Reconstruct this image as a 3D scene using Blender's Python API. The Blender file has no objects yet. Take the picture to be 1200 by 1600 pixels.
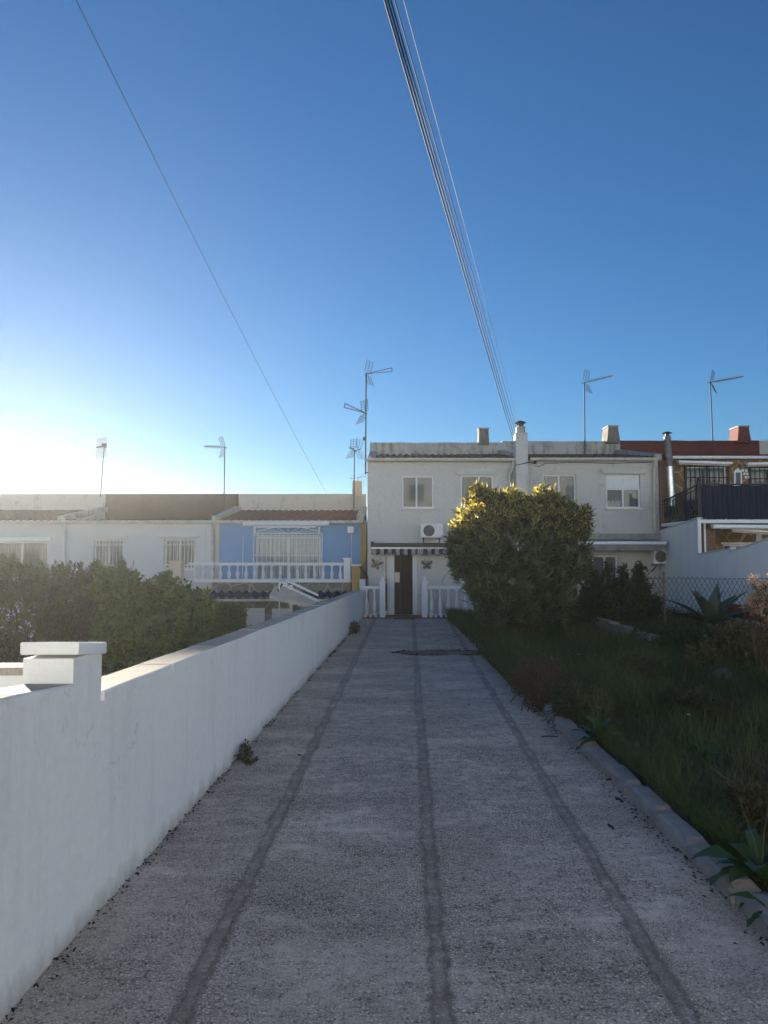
import bpy, bmesh, math, random
import numpy as np
from mathutils import Vector, noise as mnoise
R = math.radians
rng = np.random.default_rng(7)
random.seed(7)
scene = bpy.context.scene
FLARE_DENSITY = .0006  # density of the volume added to imitate the lens flare veil
COL = scene.collection

# ---------------------------------------------------------------- camera model (metres, camera 2 m above the driveway, looking along +Y)
F = 1180.0
PITCH = math.atan(65.0 / F)
SP, CP = math.sin(PITCH), math.cos(PITCH)
CZ = 2.0
def P(px, py, Y):
    v = (800 - py) / F; u = (px - 600) / F
    t = Y / (CP - v * SP)
    return Vector((u * t, Y, CZ + (SP + v * CP) * t))
def XX(px, Y, py=830): return P(px, py, Y).x
def ZZ(py, Y): return P(600, py, Y).z
def ground(px, py, z=0.0):
    v = (800 - py) / F; u = (px - 600) / F
    dz = SP + v * CP; t = (z - CZ) / dz
    return Vector((u * t, (CP - v * SP) * t, z))
def rect(a, b, c, d, Y):
    x0 = XX(a, Y, (b + d) / 2); x1 = XX(c, Y, (b + d) / 2)
    return x0, x1, ZZ(d, Y), ZZ(b, Y)

# ---------------------------------------------------------------- mesh building
class MB:
    def __init__(s): s.v = []; s.f = []
    def quad(s, a, b, c, d):
        n = len(s.v); s.v += [tuple(a), tuple(b), tuple(c), tuple(d)]; s.f.append((n, n+1, n+2, n+3))
    def poly(s, pts):
        n = len(s.v); s.v += [tuple(p) for p in pts]; s.f.append(tuple(range(n, n + len(pts))))
    def box(s, x0, x1, y0, y1, z0, z1, bev=0.0):
        x0, x1 = min(x0, x1), max(x0, x1); y0, y1 = min(y0, y1), max(y0, y1); z0, z1 = min(z0, z1), max(z0, z1)
        if bev <= 0:
            n = len(s.v)
            s.v += [(x0,y0,z0),(x1,y0,z0),(x1,y1,z0),(x0,y1,z0),(x0,y0,z1),(x1,y0,z1),(x1,y1,z1),(x0,y1,z1)]
            s.f += [(n,n+3,n+2,n+1),(n+4,n+5,n+6,n+7),(n,n+1,n+5,n+4),(n+1,n+2,n+6,n+5),(n+2,n+3,n+7,n+6),(n+3,n,n+4,n+7)]
        else:
            bm = bmesh.new(); bmesh.ops.create_cube(bm, size=1)
            for v in bm.verts:
                v.co = Vector(((x0+x1)/2 + v.co.x*(x1-x0), (y0+y1)/2 + v.co.y*(y1-y0), (z0+z1)/2 + v.co.z*(z1-z0)))
            bmesh.ops.bevel(bm, geom=bm.edges[:], offset=bev, segments=2, profile=.5, affect='EDGES')
            s.addbm(bm)
    def addbm(s, bm):
        n = len(s.v); bm.verts.index_update()
        s.v += [tuple(v.co) for v in bm.verts]; s.f += [tuple(n + v.index for v in f.verts) for f in bm.faces]; bm.free()
    def obox(s, p0, p1, w, h, up=(0,0,1)):
        "bar of section w x h between two points"
        p0, p1 = Vector(p0), Vector(p1); d = (p1-p0).normalized(); up = Vector(up)
        a = d.cross(up).normalized() * (w/2); b = a.cross(d).normalized() * (h/2)
        n = len(s.v)
        for p in (p0, p1): s.v += [tuple(p-a-b), tuple(p+a-b), tuple(p+a+b), tuple(p-a+b)]
        s.f += [(n,n+1,n+2,n+3),(n+7,n+6,n+5,n+4)] + [(n+i, n+4+i, n+4+(i+1)%4, n+(i+1)%4) for i in range(4)]
    def tube(s, pts, r, k=6, cap=True):
        pts = [Vector(p) for p in pts]; n0 = len(s.v); m = len(pts)
        rs = r if isinstance(r, (list, tuple)) else [r]*m
        ref = None
        for i, p in enumerate(pts):
            d = (pts[min(i+1, m-1)] - pts[max(i-1, 0)]).normalized()
            if ref is None or abs(ref.dot(d)) > .95: ref = Vector((0,0,1)) if abs(d.z) < .9 else Vector((1,0,0))
            a = d.cross(ref).normalized(); b = a.cross(d)
            for j in range(k):
                t = 2*math.pi*j/k
                s.v.append(tuple(p + (a*math.cos(t) + b*math.sin(t))*rs[i]))
        for i in range(m-1):
            for j in range(k):
                s.f.append((n0+i*k+j, n0+i*k+(j+1)%k, n0+(i+1)*k+(j+1)%k, n0+(i+1)*k+j))
        if cap: s.f += [tuple(n0+j for j in range(k)), tuple(n0+(m-1)*k+j for j in reversed(range(k)))]
    def lathe(s, c, prof, k=12):
        n0 = len(s.v); c = Vector(c)
        for (r, z) in prof:
            for j in range(k):
                t = 2*math.pi*j/k + math.pi/k
                s.v.append((c.x + r*math.cos(t), c.y + r*math.sin(t), c.z + z))
        for i in range(len(prof)-1):
            for j in range(k):
                s.f.append((n0+i*k+j, n0+i*k+(j+1)%k, n0+(i+1)*k+(j+1)%k, n0+(i+1)*k+j))
        s.f += [tuple(n0+j for j in reversed(range(k))), tuple(n0+(len(prof)-1)*k+j for j in range(k))]
    def prism(s, pts, axis, a0, a1):
        "polygon pts (2D) extruded along axis from a0 to a1; axis x -> pts are (y,z); y -> (x,z); z -> (x,y)"
        def mk(p, a):
            return (a, p[0], p[1]) if axis == 'x' else ((p[0], a, p[1]) if axis == 'y' else (p[0], p[1], a))
        n = len(s.v); m = len(pts)
        s.v += [mk(p, a0) for p in pts] + [mk(p, a1) for p in pts]
        s.f += [tuple(range(n, n+m)), tuple(range(n+2*m-1, n+m-1, -1))] + [(n+i, n+m+i, n+m+(i+1)%m, n+(i+1)%m) for i in range(m)]
    def build(s, name, mat, parent=None, smooth=None, fixn=True):
        me = bpy.data.meshes.new(name)
        base = Vector((0,0,0)); o = parent
        while o is not None: base = Vector(o['base']) if 'base' in o else base; o = o.parent
        me.from_pydata([tuple(Vector(v) - base) for v in s.v], [], s.f)
        if fixn:
            bm = bmesh.new(); bm.from_mesh(me); bmesh.ops.recalc_face_normals(bm, faces=bm.faces[:]); bm.to_mesh(me); bm.free()
        me.materials.append(mat)
        if smooth:
            me.shade_smooth(); me.set_sharp_from_angle(angle=R(smooth))
        return link(name, me, parent)

def link(name, me, parent=None):
    o = bpy.data.objects.new(name, me); COL.objects.link(o)
    if parent is not None: o.parent = parent
    return o
def tag(o, label=None, cat=None, group=None, kind=None):
    for k, v in (('label', label), ('category', cat), ('group', group), ('kind', kind)):
        if v: o[k] = v
    return o
def thing(name, label, cat, base=(0,0,0), group=None):
    o = bpy.data.objects.new(name, None); o.empty_display_size = .1; COL.objects.link(o)
    o.location = base; o['base'] = tuple(float(c) for c in base); o['kind'] = 'thing'
    return tag(o, label, cat, group)
def npmesh(name, V, Fc, mat, parent=None, tint=None):
    "V (n,3) array, Fc (m,k) faces"
    me = bpy.data.meshes.new(name)
    V = np.asarray(V, np.float32)
    if parent is not None:
        o = parent; base = None
        while o is not None:
            if 'base' in o: base = o['base']
            o = o.parent
        if base is not None: V = V - np.array(base, np.float32)
    Fc = np.asarray(Fc, np.int32); m, kk = Fc.shape
    me.vertices.add(len(V)); me.vertices.foreach_set('co', V.ravel())
    me.loops.add(m*kk); me.loops.foreach_set('vertex_index', Fc.ravel())
    me.polygons.add(m); me.polygons.foreach_set('loop_start', np.arange(0, m*kk, kk, dtype=np.int32))
    me.polygons.foreach_set('loop_total', np.full(m, kk, np.int32))
    me.update(calc_edges=True); me.validate()
    me.materials.append(mat)
    ta = me.attributes.new('tint', 'FLOAT', 'POINT'); ta.data.foreach_set('value', np.asarray(tint if tint is not None else np.full(len(V), .5), np.float32))
    return link(name, me, parent)

# ---------------------------------------------------------------- materials
class NT:
    def __init__(s, name):
        s.m = bpy.data.materials.new(name); s.m.use_nodes = True
        s.t = s.m.node_tree; s.n = s.t.nodes; s.n.clear()
        s.out = s.n.new('ShaderNodeOutputMaterial')
    def a(s, typ, **kw):
        nd = s.n.new('ShaderNode' + typ)
        ins = kw.pop('i', {})
        for k, v in kw.items(): setattr(nd, k, v)
        for k, v in ins.items():
            if hasattr(v, 'is_output') or isinstance(v, bpy.types.NodeSocket): s.t.links.new(v, nd.inputs[k])
            else: nd.inputs[k].default_value = v
        return nd
    def l(s, a, b): s.t.links.new(a, b)
    def math(s, op, a, b=0.0, c=0.0):
        return s.a('Math', operation=op, i={0: a, 1: b, 2: c}).outputs[0]
    def pos(s): return s.a('NewGeometry').outputs['Position']
    def noise(s, vec, scale, det=4, rough=.6):
        return s.a('TexNoise', i={'Vector': vec, 'Scale': scale, 'Detail': det, 'Roughness': rough}).outputs['Fac']
    def scalev(s, vec, v):
        return s.a('VectorMath', operation='MULTIPLY', i={0: vec, 1: v}).outputs[0]
    def ramp(s, fac, p0, p1):
        return s.a('MapRange', i={'Value': fac, 'From Min': p0, 'From Max': p1}).outputs[0]
    def mix(s, fac, a, b):
        nd = s.a('Mix', data_type='RGBA')
        for sock, v in ((nd.inputs[0], fac), (nd.inputs[6], a), (nd.inputs[7], b)):
            if isinstance(v, bpy.types.NodeSocket): s.l(v, sock)
            else: sock.default_value = v if not isinstance(v, tuple) or len(v) == 4 else (*v, 1)
        return nd.outputs[2]
    def bump(s, h, strength=.3, dist=.01):
        return s.a('Bump', i={'Height': h, 'Strength': strength, 'Distance': dist}).outputs[0]
    def principled(s, col, rough=.8, normal=None, metal=0.0, spec=.3):
        b = s.a('BsdfPrincipled')
        for k, v in (('Base Color', col), ('Roughness', rough), ('Metallic', metal), ('Specular IOR Level', spec)):
            if isinstance(v, bpy.types.NodeSocket): s.l(v, b.inputs[k])
            else: b.inputs[k].default_value = (*v, 1) if isinstance(v, tuple) else v
        if normal is not None: s.l(normal, b.inputs['Normal'])
        return b
    def done(s, b):
        s.l(b.outputs[0], s.out.inputs['Surface']); return s.m

def surf(name, c1, c2=None, scale=3.0, rough=.8, bump=.25, bscale=60.0, bdist=.01, metal=0.0, spec=.3, stretch=(1,1,1), p=(.35,.65)):
    t = NT(name); pos = t.pos()
    if c2 is None: c2 = tuple(c*.8 for c in c1)
    f = t.ramp(t.noise(t.scalev(pos, stretch), scale, 6, .65), *p)
    col = t.mix(f, c1, c2)
    nrm = t.bump(t.noise(pos, bscale, 4, .6), bump, bdist) if bump > 0 else None
    return t.done(t.principled(col, rough, nrm, metal, spec))

def stained(name, base, dirt, amount=.5, rough=.9, bump=.35, bscale=45, streak=5.0, bdist=.012):
    "lime wash with run-down stains and flaked patches"
    t = NT(name); pos = t.pos()
    st = t.noise(t.scalev(pos, (streak, streak, .55)), 1.0, 6, .7)
    bl = t.noise(pos, 2.2, 8, .75)
    k = t.math('ADD', t.math('MULTIPLY', st, .55), t.math('MULTIPLY', bl, .6))
    f = t.ramp(k, .74 - .22*amount, .86 - .16*amount)
    fine = t.noise(pos, 14, 5, .7)
    c = t.mix(t.ramp(fine, .3, .75), base, tuple(x*.9 for x in base))
    c = t.mix(t.math('MULTIPLY', f, .8), c, dirt)
    nrm = t.bump(t.math('ADD', t.noise(pos, bscale, 5, .6), t.math('MULTIPLY', bl, .8)), bump, bdist)
    return t.done(t.principled(c, rough, nrm, 0, .2))

M = {}
M['facade'] = stained('white_render', (.63,.615,.575), (.38,.37,.335), .45, bump=.9, bscale=13, bdist=.035)
M['facade_rough'] = stained('cream_render', (.59,.57,.525), (.34,.325,.29), .58, bump=.8, bscale=15, bdist=.03)
M['wash'] = stained('whitewash', (.62,.63,.63), (.48,.48,.46), .28, bump=.3, bscale=35)
M['parapet'] = stained('weathered_parapet', (.50,.475,.42), (.11,.10,.085), .85, bump=.6, bscale=25)
M['fill_white'] = surf('fill_white_render', (.74,.78,.80), (.66,.69,.70), 1.5, .9, .2, 30)  # walls of the unseen houses added for bounce light
M['parapet_pale'] = stained('flaking_whitewash_parapet', (.56,.53,.475), (.25,.225,.19), .55, bump=.6, bscale=22)
M['stub'] = stained('sooty_chimney_render', (.22,.20,.17), (.06,.055,.05), 1.0, bump=.6, bscale=25)
M['parapet_beige'] = stained('beige_parapet', (.60,.52,.42), (.26,.22,.18), .45, bump=.5, bscale=25)
M['brown_roof'] = surf('brown_paint', (.05,.031,.025), (.065,.043,.034), 4, .9, .4, 30)
M['red_parapet'] = surf('red_paint', (.15,.034,.027), (.11,.03,.025), 3, .85, .35, 40)
M['concrete'] = surf('grey_concrete', (.36,.35,.33), (.24,.235,.22), 5, .9, .4, 60)
M['gutter'] = surf('cream_gutter', (.62,.60,.55), (.46,.44,.39), 5, .6, .1, 60)
M['white'] = surf('white_paint', (.80,.80,.79), (.72,.72,.71), 8, .5, .06, 80)
M['whitemetal'] = surf('white_lacquer', (.78,.79,.80), (.68,.69,.70), 8, .35, .02, 80, spec=.5)
M['alu'] = surf('aluminium', (.62,.63,.64), (.5,.51,.52), 9, .38, .03, 90, metal=.6)
M['steel'] = surf('bright_flue_steel', (.72,.73,.74), (.5,.5,.5), 6, .28, .03, 60, metal=1.0, stretch=(1,1,4))
M['dullsteel'] = surf('dull_flue_steel', (.24,.225,.21), (.13,.115,.10), 9, .6, .1, 60, metal=.4)
M['darkmetal'] = surf('dark_metal', (.035,.035,.04), (.06,.055,.05), 9, .5, .05, 80, metal=.5)
M['mast'] = surf('weathered_mast', (.045,.045,.048), (.07,.062,.055), 9, .8, .03, 80)
M['cable'] = surf('black_cable', (.012,.012,.014), (.02,.02,.02), 9, .7, 0, spec=.15)
M['cable_grey'] = surf('grey_cable', (.10,.10,.105), (.07,.07,.075), 9, .6, 0)
M['blackiron'] = surf('black_iron', (.012,.012,.014), (.025,.023,.022), 9, .5, .05, 80)
M['blue'] = stained('blue_paint', (.20,.36,.60), (.25,.385,.58), .35, bump=.25, bscale=50)
M['yellow'] = stained('ochre_paint', (.42,.28,.10), (.32,.21,.08), .35, bump=.25)
M['rust'] = surf('rusty_post', (.11,.065,.045), (.19,.16,.14), 9, .9, .4, 60)
M['wood'] = surf('brown_door_wood', (.012,.008,.0065), (.008,.0055,.005), 2.2, .7, .2, 40, stretch=(14,14,1))
M['woodlight'] = surf('reddish_door_wood', (.035,.019,.013), (.024,.013,.010), 2.2, .7, .2, 40, stretch=(14,14,1))
M['paper'] = surf('pale_paper', (.72,.56,.50), (.66,.5,.45), 5, .9, 0)
M['mat'] = surf('coir_mat', (.09,.05,.03), (.05,.028,.018), 20, 1, .6, 200)
M['redtile'] = surf('red_floor_tile', (.22,.085,.06), (.15,.06,.045), 6, .7, .1, 40)
M['interior'] = surf('dark_interior', (.05,.04,.035), (.03,.025,.02), 3, .9, 0)
M['curtain'] = surf('white_net_curtain', (.26,.28,.30), (.20,.215,.235), 6, .9, .1, 100)
M['door_blind'] = surf('white_door_blind', (.60,.64,.66), (.52,.56,.58), 6, .9, .1, 100)
M['blind'] = surf('grey_blind', (.13,.145,.145), (.12,.13,.13), 4, .8, .05, 60)
M['blindlight'] = surf('pale_blind', (.20,.22,.22), (.18,.195,.195), 4, .8, .05, 60)
M['soil'] = surf('garden_soil', (.07,.052,.036), (.035,.028,.02), 3, 1, .8, 30, .03)
M['base'] = surf('dry_ground', (.20,.165,.12), (.13,.11,.08), 1.5, 1, .6, 12, .05)
M['redwall'] = surf('dark_red_band', (.26,.035,.045), (.2,.03,.035), 6, .8, .2, 60)
M['tarp'] = surf('grey_awning_cloth', (.26,.26,.25), (.19,.19,.185), 3, .9, .1, 200)
M['beigecloth'] = surf('cream_awning_cloth', (.60,.53,.46), (.48,.42,.36), 4, .9, .1, 200)
M['fan'] = surf('fan_guard', (.16,.16,.165), (.10,.10,.10), 9, .6, .1, 90)
M['butterfly'] = surf('patinated_metal', (.20,.21,.20), (.07,.06,.055), 16, .5, .1, 60, metal=.4)
M['bronze'] = surf('copper_metal', (.28,.16,.10), (.09,.07,.06), 16, .5, .1, 60, metal=.4)
M['stone'] = surf('pale_rock', (.13,.135,.13), (.08,.083,.078), 5, .95, .6, 20, .03)
M['copper'] = surf('dead_leaf', (.05,.033,.022), (.03,.02,.014), 9, .9, .1, 60)
M['twig'] = surf('bark', (.085,.065,.045), (.05,.038,.028), 9, .95, .5, 60)
M['greenstem'] = surf('green_stem', (.10,.11,.05), (.07,.075,.04), 9, .8, 0)
M['screen'] = surf('navy_screen_cloth', (.012,.016,.035), (.02,.026,.05), 3, .8, .3, 60, stretch=(9,9,.7))

def glass_mat():
    t = NT('window_glass')
    tr = t.a('BsdfTransparent', i={'Color': (.80,.84,.84,1)})
    gl = t.a('BsdfGlossy', i={'Roughness': .02})
    fr = t.a('Fresnel', i={'IOR': 1.5})
    mx = t.a('MixShader', i={0: t.math('MULTIPLY', fr.outputs[0], .9), 1: tr.outputs[0], 2: gl.outputs[0]})
    return t.done(mx)
M['glass'] = glass_mat()

def tile_mat(name, c1, c2, c3):
    t = NT(name); pos = t.pos()
    n = t.noise(pos, 9, 5, .7); n2 = t.noise(pos, 1.6, 5, .7)
    c = t.mix(t.ramp(n, .3, .7), c1, c2)
    c = t.mix(t.ramp(n2, .5, .75), c, c3)
    return t.done(t.principled(c, .85, t.bump(t.noise(pos, 50, 4), .3, .01), 0, .2))
M['tiles_red'] = tile_mat('terracotta_tiles', (.19,.070,.048), (.13,.052,.038), (.09,.055,.042))
M['tiles_dark'] = tile_mat('lichen_dark_tiles', (.14,.065,.05), (.075,.05,.04), (.05,.045,.04))
M['tiles_blue'] = tile_mat('blue_glazed_tiles', (.04,.055,.10), (.03,.042,.075), (.06,.06,.07))

def crazy_stone(name, c1, c2, joint, scale):
    t = NT(name); pos = t.pos()
    p = t.a('VectorMath', operation='MULTIPLY', i={0: pos, 1: (1, .6, 1)}).outputs[0]
    v = t.a('TexVoronoi', feature='DISTANCE_TO_EDGE', i={'Vector': p, 'Scale': scale}).outputs['Distance']
    cc = t.a('TexVoronoi', feature='F1', i={'Vector': p, 'Scale': scale}).outputs['Color']
    sep = t.a('SeparateColor', i={0: cc}).outputs[0]
    c = t.mix(sep, c1, c2)
    c = t.mix(t.ramp(t.noise(pos, 7, 5), .35, .7), c, tuple(x*.55 for x in c1))
    e = t.ramp(v, .02, .05)
    c = t.mix(e, joint, c)
    return t.done(t.principled(c, .8, t.bump(t.math('ADD', e, t.math('MULTIPLY', t.noise(pos, 30), .6)), .5, .02), 0, .3))
M['stone_cladding'] = crazy_stone('ochre_crazy_stone', (.33,.20,.085), (.20,.105,.05), (.40,.33,.22), 2.6)
M['stone_grey'] = crazy_stone('grey_stone_band', (.27,.245,.20), (.20,.185,.16), (.34,.32,.29), 2.2)
def brick_mat(name, c1, c2, joint):
    t = NT(name); pos = t.pos()
    s = t.a('SeparateXYZ', i={0: pos})
    cmb = t.a('CombineXYZ', i={0: t.math('ADD', s.outputs[0], s.outputs[1]), 1: s.outputs[2], 2: 0.0})
    b = t.a('TexBrick', i={'Vector': cmb.outputs[0], 'Color1': (*c1,1), 'Color2': (*c2,1), 'Mortar': (*joint,1), 'Scale': 4.0, 'Mortar Size': .02})
    return t.done(t.principled(b.outputs[0], .9, t.bump(b.outputs[1], -.4, .01), 0, .2))
M['brick'] = brick_mat('brown_brick', (.20,.10,.06), (.14,.075,.05), (.28,.24,.2))

def stripe_mat():
    t = NT('striped_awning_cloth'); pos = t.pos()
    s = t.a('SeparateXYZ', i={0: pos})
    f = t.math('GREATER_THAN', t.math('FRACT', t.math('MULTIPLY', s.outputs[0], 1/.25)), .5)
    c = t.mix(f, (.055,.045,.06), (.33,.31,.31))
    c = t.mix(t.ramp(t.noise(pos, 6, 5), .5, .8), c, (.09,.08,.08))
    return t.done(t.principled(c, .9, t.bump(t.noise(pos, 30), .2, .01), 0, .1))
M['stripe'] = stripe_mat()
M['cassette'] = surf('dark_awning_cassette', (.055,.05,.055), (.075,.07,.07), 5, .6, .1, 60)

def leaf_mat(name, cols, trans=.35, rough=.45):
    "cols: three leaf colours chosen per leaf"
    t = NT(name)
    r = t.a('NewGeometry').outputs['Random Per Island']
    at = t.a('Attribute', attribute_name='tint').outputs['Fac']
    r = t.math('ADD', t.math('MULTIPLY', r, .5), t.math('MULTIPLY', at, .5))
    ramp = t.a('ValToRGB'); e = ramp.color_ramp.elements
    e[0].position = 0; e[0].color = (*cols[0], 1); e[1].position = 1; e[1].color = (*cols[-1], 1)
    for i, c in enumerate(cols[1:-1]):
        el = e.new((i+1)/(len(cols)-1)); el.color = (*c, 1)
    t.l(r, ramp.inputs[0])
    b = t.principled(ramp.outputs[0], rough, None, 0, .35)
    tr = t.a('BsdfTranslucent')
    t.l(ramp.outputs[0], tr.inputs['Color'])
    g = t.a('Mix', data_type='RGBA', blend_type='MULTIPLY')
    g.inputs[0].default_value = 1; t.l(ramp.outputs[0], g.inputs[6]); g.inputs[7].default_value = (1.9, 1.75, .8, 1)
    t.l(g.outputs[2], tr.inputs['Color'])
    mx = t.a('MixShader', i={0: trans, 1: b.outputs[0], 2: tr.outputs[0]})
    return t.done(mx)
M['oleander'] = leaf_mat('oleander_leaf', [(.022,.036,.018), (.042,.062,.032), (.072,.095,.05), (.13,.142,.07)], .32, .36)
M['oleander_sun_tint'] = leaf_mat('oleander_sun_tint_leaf', [(.30,.22,.06), (.46,.38,.12), (.26,.17,.06)], .5)  # yellow imitates sunlight on the top leaves, besides dry flower heads
M['ficus'] = leaf_mat('dark_shrub_leaf', [(.022,.04,.018), (.035,.055,.024), (.05,.07,.03)])
M['loquat'] = leaf_mat('citrus_leaf', [(.04,.065,.022), (.085,.12,.035), (.17,.21,.06)], .48)
M['hedge'] = leaf_mat('hedge_leaf', [(.045,.06,.028), (.08,.095,.04), (.13,.14,.055)], .45)
M['drybush'] = leaf_mat('dry_flower', [(.34,.22,.18), (.46,.33,.27), (.25,.16,.12)], .4, .8)
M['scrub'] = leaf_mat('scrub_leaf', [(.05,.045,.02), (.10,.08,.035), (.22,.155,.07)], .3)
M['grass'] = leaf_mat('grass_blade', [(.018,.038,.012), (.034,.062,.019), (.062,.09,.030), (.125,.125,.055)], .3, .55)
M['drygrass'] = leaf_mat('dry_grass_blade', [(.05,.042,.022), (.075,.06,.032), (.11,.085,.048), (.04,.042,.02)], .3, .7)
M['brownweed'] = leaf_mat('brown_weed_leaf', [(.09,.055,.035), (.13,.08,.05), (.06,.05,.03), (.17,.13,.12)], .3, .8)
M['grass_leaf'] = leaf_mat('weedy_leaf', [(.03,.045,.018), (.045,.062,.024), (.075,.075,.032)], .3)
M['weed'] = leaf_mat('weed_leaf', [(.03,.06,.018), (.045,.085,.025), (.06,.10,.035)], .25)
M['flower'] = surf('white_petal', (.40,.39,.34), (.34,.33,.28), 5, .8, 0)
def agave_mat():
    t = NT('agave_leaf'); pos = t.pos()
    c = t.mix(t.ramp(t.noise(t.scalev(pos, (6,6,2)), 2, 4), .35, .65), (.04,.062,.05), (.062,.088,.07))
    return t.done(t.principled(c, .5, None, 0, .4))
M['agave'] = agave_mat()

# ---- driveway: raked exposed-aggregate concrete with three smooth strips
def line_fit(pts):
    w = [ground(*p) for p in pts]
    ys = np.array([p.y for p in w]); xs = np.array([p.x for p in w])
    b, a = np.polyfit(ys, xs, 1); return a, b
TR = [line_fit([(285,1590),(335,1470),(407,1325),(470,1205),(522,1105),(585,968)]),
      line_fit([(689,1590),(680,1450),(672,1340),(661,1180),(654,1060),(645,972)]),
      line_fit([(1072,1590),(1000,1470),(937,1370),(880,1270),(825,1170),(782,1090),(745,1040),(708,985)])]
def driveway_mat():
    t = NT('aggregate_driveway'); pos = t.pos()
    s = t.a('SeparateXYZ', i={0: pos}); x, y = s.outputs[0], s.outputs[1]
    wob = t.math('MULTIPLY', t.math('SUBTRACT', t.noise(pos, 1.4, 3), .5), .07)
    wob2 = t.math('MULTIPLY', t.math('SUBTRACT', t.noise(pos, 24, 6, .85), .5), .17)
    track = None
    for a, b in TR:
        d = t.math('ABSOLUTE', t.math('ADD', t.math('SUBTRACT', x, t.math('ADD', t.math('MULTIPLY', y, b), a)), wob))
        d = t.math('ADD', t.math('ADD', d, wob2), t.math('MULTIPLY', t.math('SUBTRACT', t.noise(pos, 3.2, 5, .75), .5), .085))
        k = t.a('MapRange', interpolation_type='SMOOTHSTEP', i={'Value': d, 'From Min': .060, 'From Max': .022}).outputs[0]
        track = k if track is None else t.math('MAXIMUM', track, k)
    # aggregate
    warp = t.a('TexNoise', i={'Vector': pos, 'Scale': 40.0, 'Detail': 3.0}).outputs['Color']
    pw = t.a('VectorMath', operation='ADD', i={0: t.scalev(pos, (.8, 1.0, 1.0)), 1: t.scalev(warp, (.016,.016,.016))}).outputs[0]
    v1 = t.a('TexVoronoi', feature='F1', i={'Vector': pw, 'Scale': 66.0})
    v2 = t.a('TexVoronoi', feature='DISTANCE_TO_EDGE', i={'Vector': pw, 'Scale': 66.0})
    rnd = t.a('SeparateColor', i={0: v1.outputs['Color']}).outputs[0]
    wv = t.a('VectorMath', operation='ADD', i={0: pos, 1: t.scalev(warp, (.05,.05,0))}).outputs[0]
    rake = t.noise(t.scalev(wv, (1.6, 17, 1)), 1.0, 5, .7)      # faint ridges left by the rake
    patch = t.noise(t.scalev(pos, (.9, 1.5, 1)), 1.0, 6, .7)
    mott = t.noise(pos, 9, 5, .7)
    rough_zone = t.ramp(t.math('ADD', t.math('ADD', patch, t.math('MULTIPLY', t.math('SUBTRACT', rake, .5), .3)), t.math('MULTIPLY', t.math('SUBTRACT', mott, .5), .7)), .26, .74)
    cell = t.ramp(v2.outputs['Distance'], .0, .26)
    gap = t.math('MULTIPLY', t.math('SUBTRACT', 1.0, cell), t.math('ADD', t.math('MULTIPLY', rough_zone, .85), .12))
    deep = t.math('MULTIPLY', t.ramp(t.noise(pos, 48, 4, .65), .55, .615), t.math('ADD', t.math('MULTIPLY', rough_zone, .9), .14))
    stonec = t.mix(rnd, (.62,.515,.44), (.98,.86,.755))
    mort = t.mix(t.noise(pos, 34, 5, .7), (.76,.635,.54), (.90,.765,.66))
    c = t.mix(t.math('ADD', t.math('MULTIPLY', rough_zone, .7), .25), mort, stonec)
    c = t.mix(gap, c, (.25,.205,.172))
    c = t.mix(deep, c, (.065,.056,.051))
    c = t.mix(t.math('MULTIPLY', t.ramp(rake, .56, .74), .22), c, (.44,.385,.345))
    big = t.noise(pos, .55, 5, .6)
    c = t.mix(t.math('MULTIPLY', t.ramp(big, .42, .68), .28), c, (.56,.49,.44))
    trc = t.mix(t.noise(pos, 5, 5, .7), (.185,.145,.116), (.35,.284,.235))
    edge = t.math('MULTIPLY', t.math('MULTIPLY', track, t.math('SUBTRACT', 1.0, track)), 4.0)
    c = t.mix(t.math('MULTIPLY', t.math('MULTIPLY', edge, .6), t.ramp(t.noise(pos, 30, 5, .75), .54, .64)), c, (.13,.108,.092))
    c = t.mix(t.math('MULTIPLY', t.math('MULTIPLY', track, t.ramp(t.noise(pos, 5.5, 6, .8), .28, .52)), t.math('SUBTRACT', 1.0, t.math('MULTIPLY', cell, .22))), c, trc)
    h = t.math('ADD', t.math('MULTIPLY', t.math('SUBTRACT', t.math('MULTIPLY', cell, .8), t.math('MULTIPLY', deep, 1.3)), t.math('ADD', t.math('MULTIPLY', rough_zone, .9), .2)),
               t.math('MULTIPLY', rake, .5))
    h = t.math('MULTIPLY', h, t.math('SUBTRACT', 1.0, t.math('MULTIPLY', track, .9)))
    h = t.math('ADD', h, t.math('MULTIPLY', t.noise(pos, 160, 3), .25))
    h = t.math('SUBTRACT', h, t.math('MULTIPLY', track, .22))
    return t.done(t.principled(c, .9, t.bump(h, 1.0, .016), 0, .25))
M['drive'] = driveway_mat()

# ================================================================ SETTING
def sheet(name, x0, x1, y0, y1, nx, ny, zf, mat, xf=None):
    V = []; 
    for j in range(ny+1):
        y = y0 + (y1-y0)*j/ny
        a, b = (x0, x1) if xf is None else xf(y)
        for i in range(nx+1):
            x = a + (b-a)*i/nx; V.append((x, y, zf(x, y)))
    Fc = [(j*(nx+1)+i, j*(nx+1)+i+1, (j+1)*(nx+1)+i+1, (j+1)*(nx+1)+i) for j in range(ny) for i in range(nx)]
    o = npmesh(name, V, Fc, mat); o.data.shade_smooth(); return o

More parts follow.
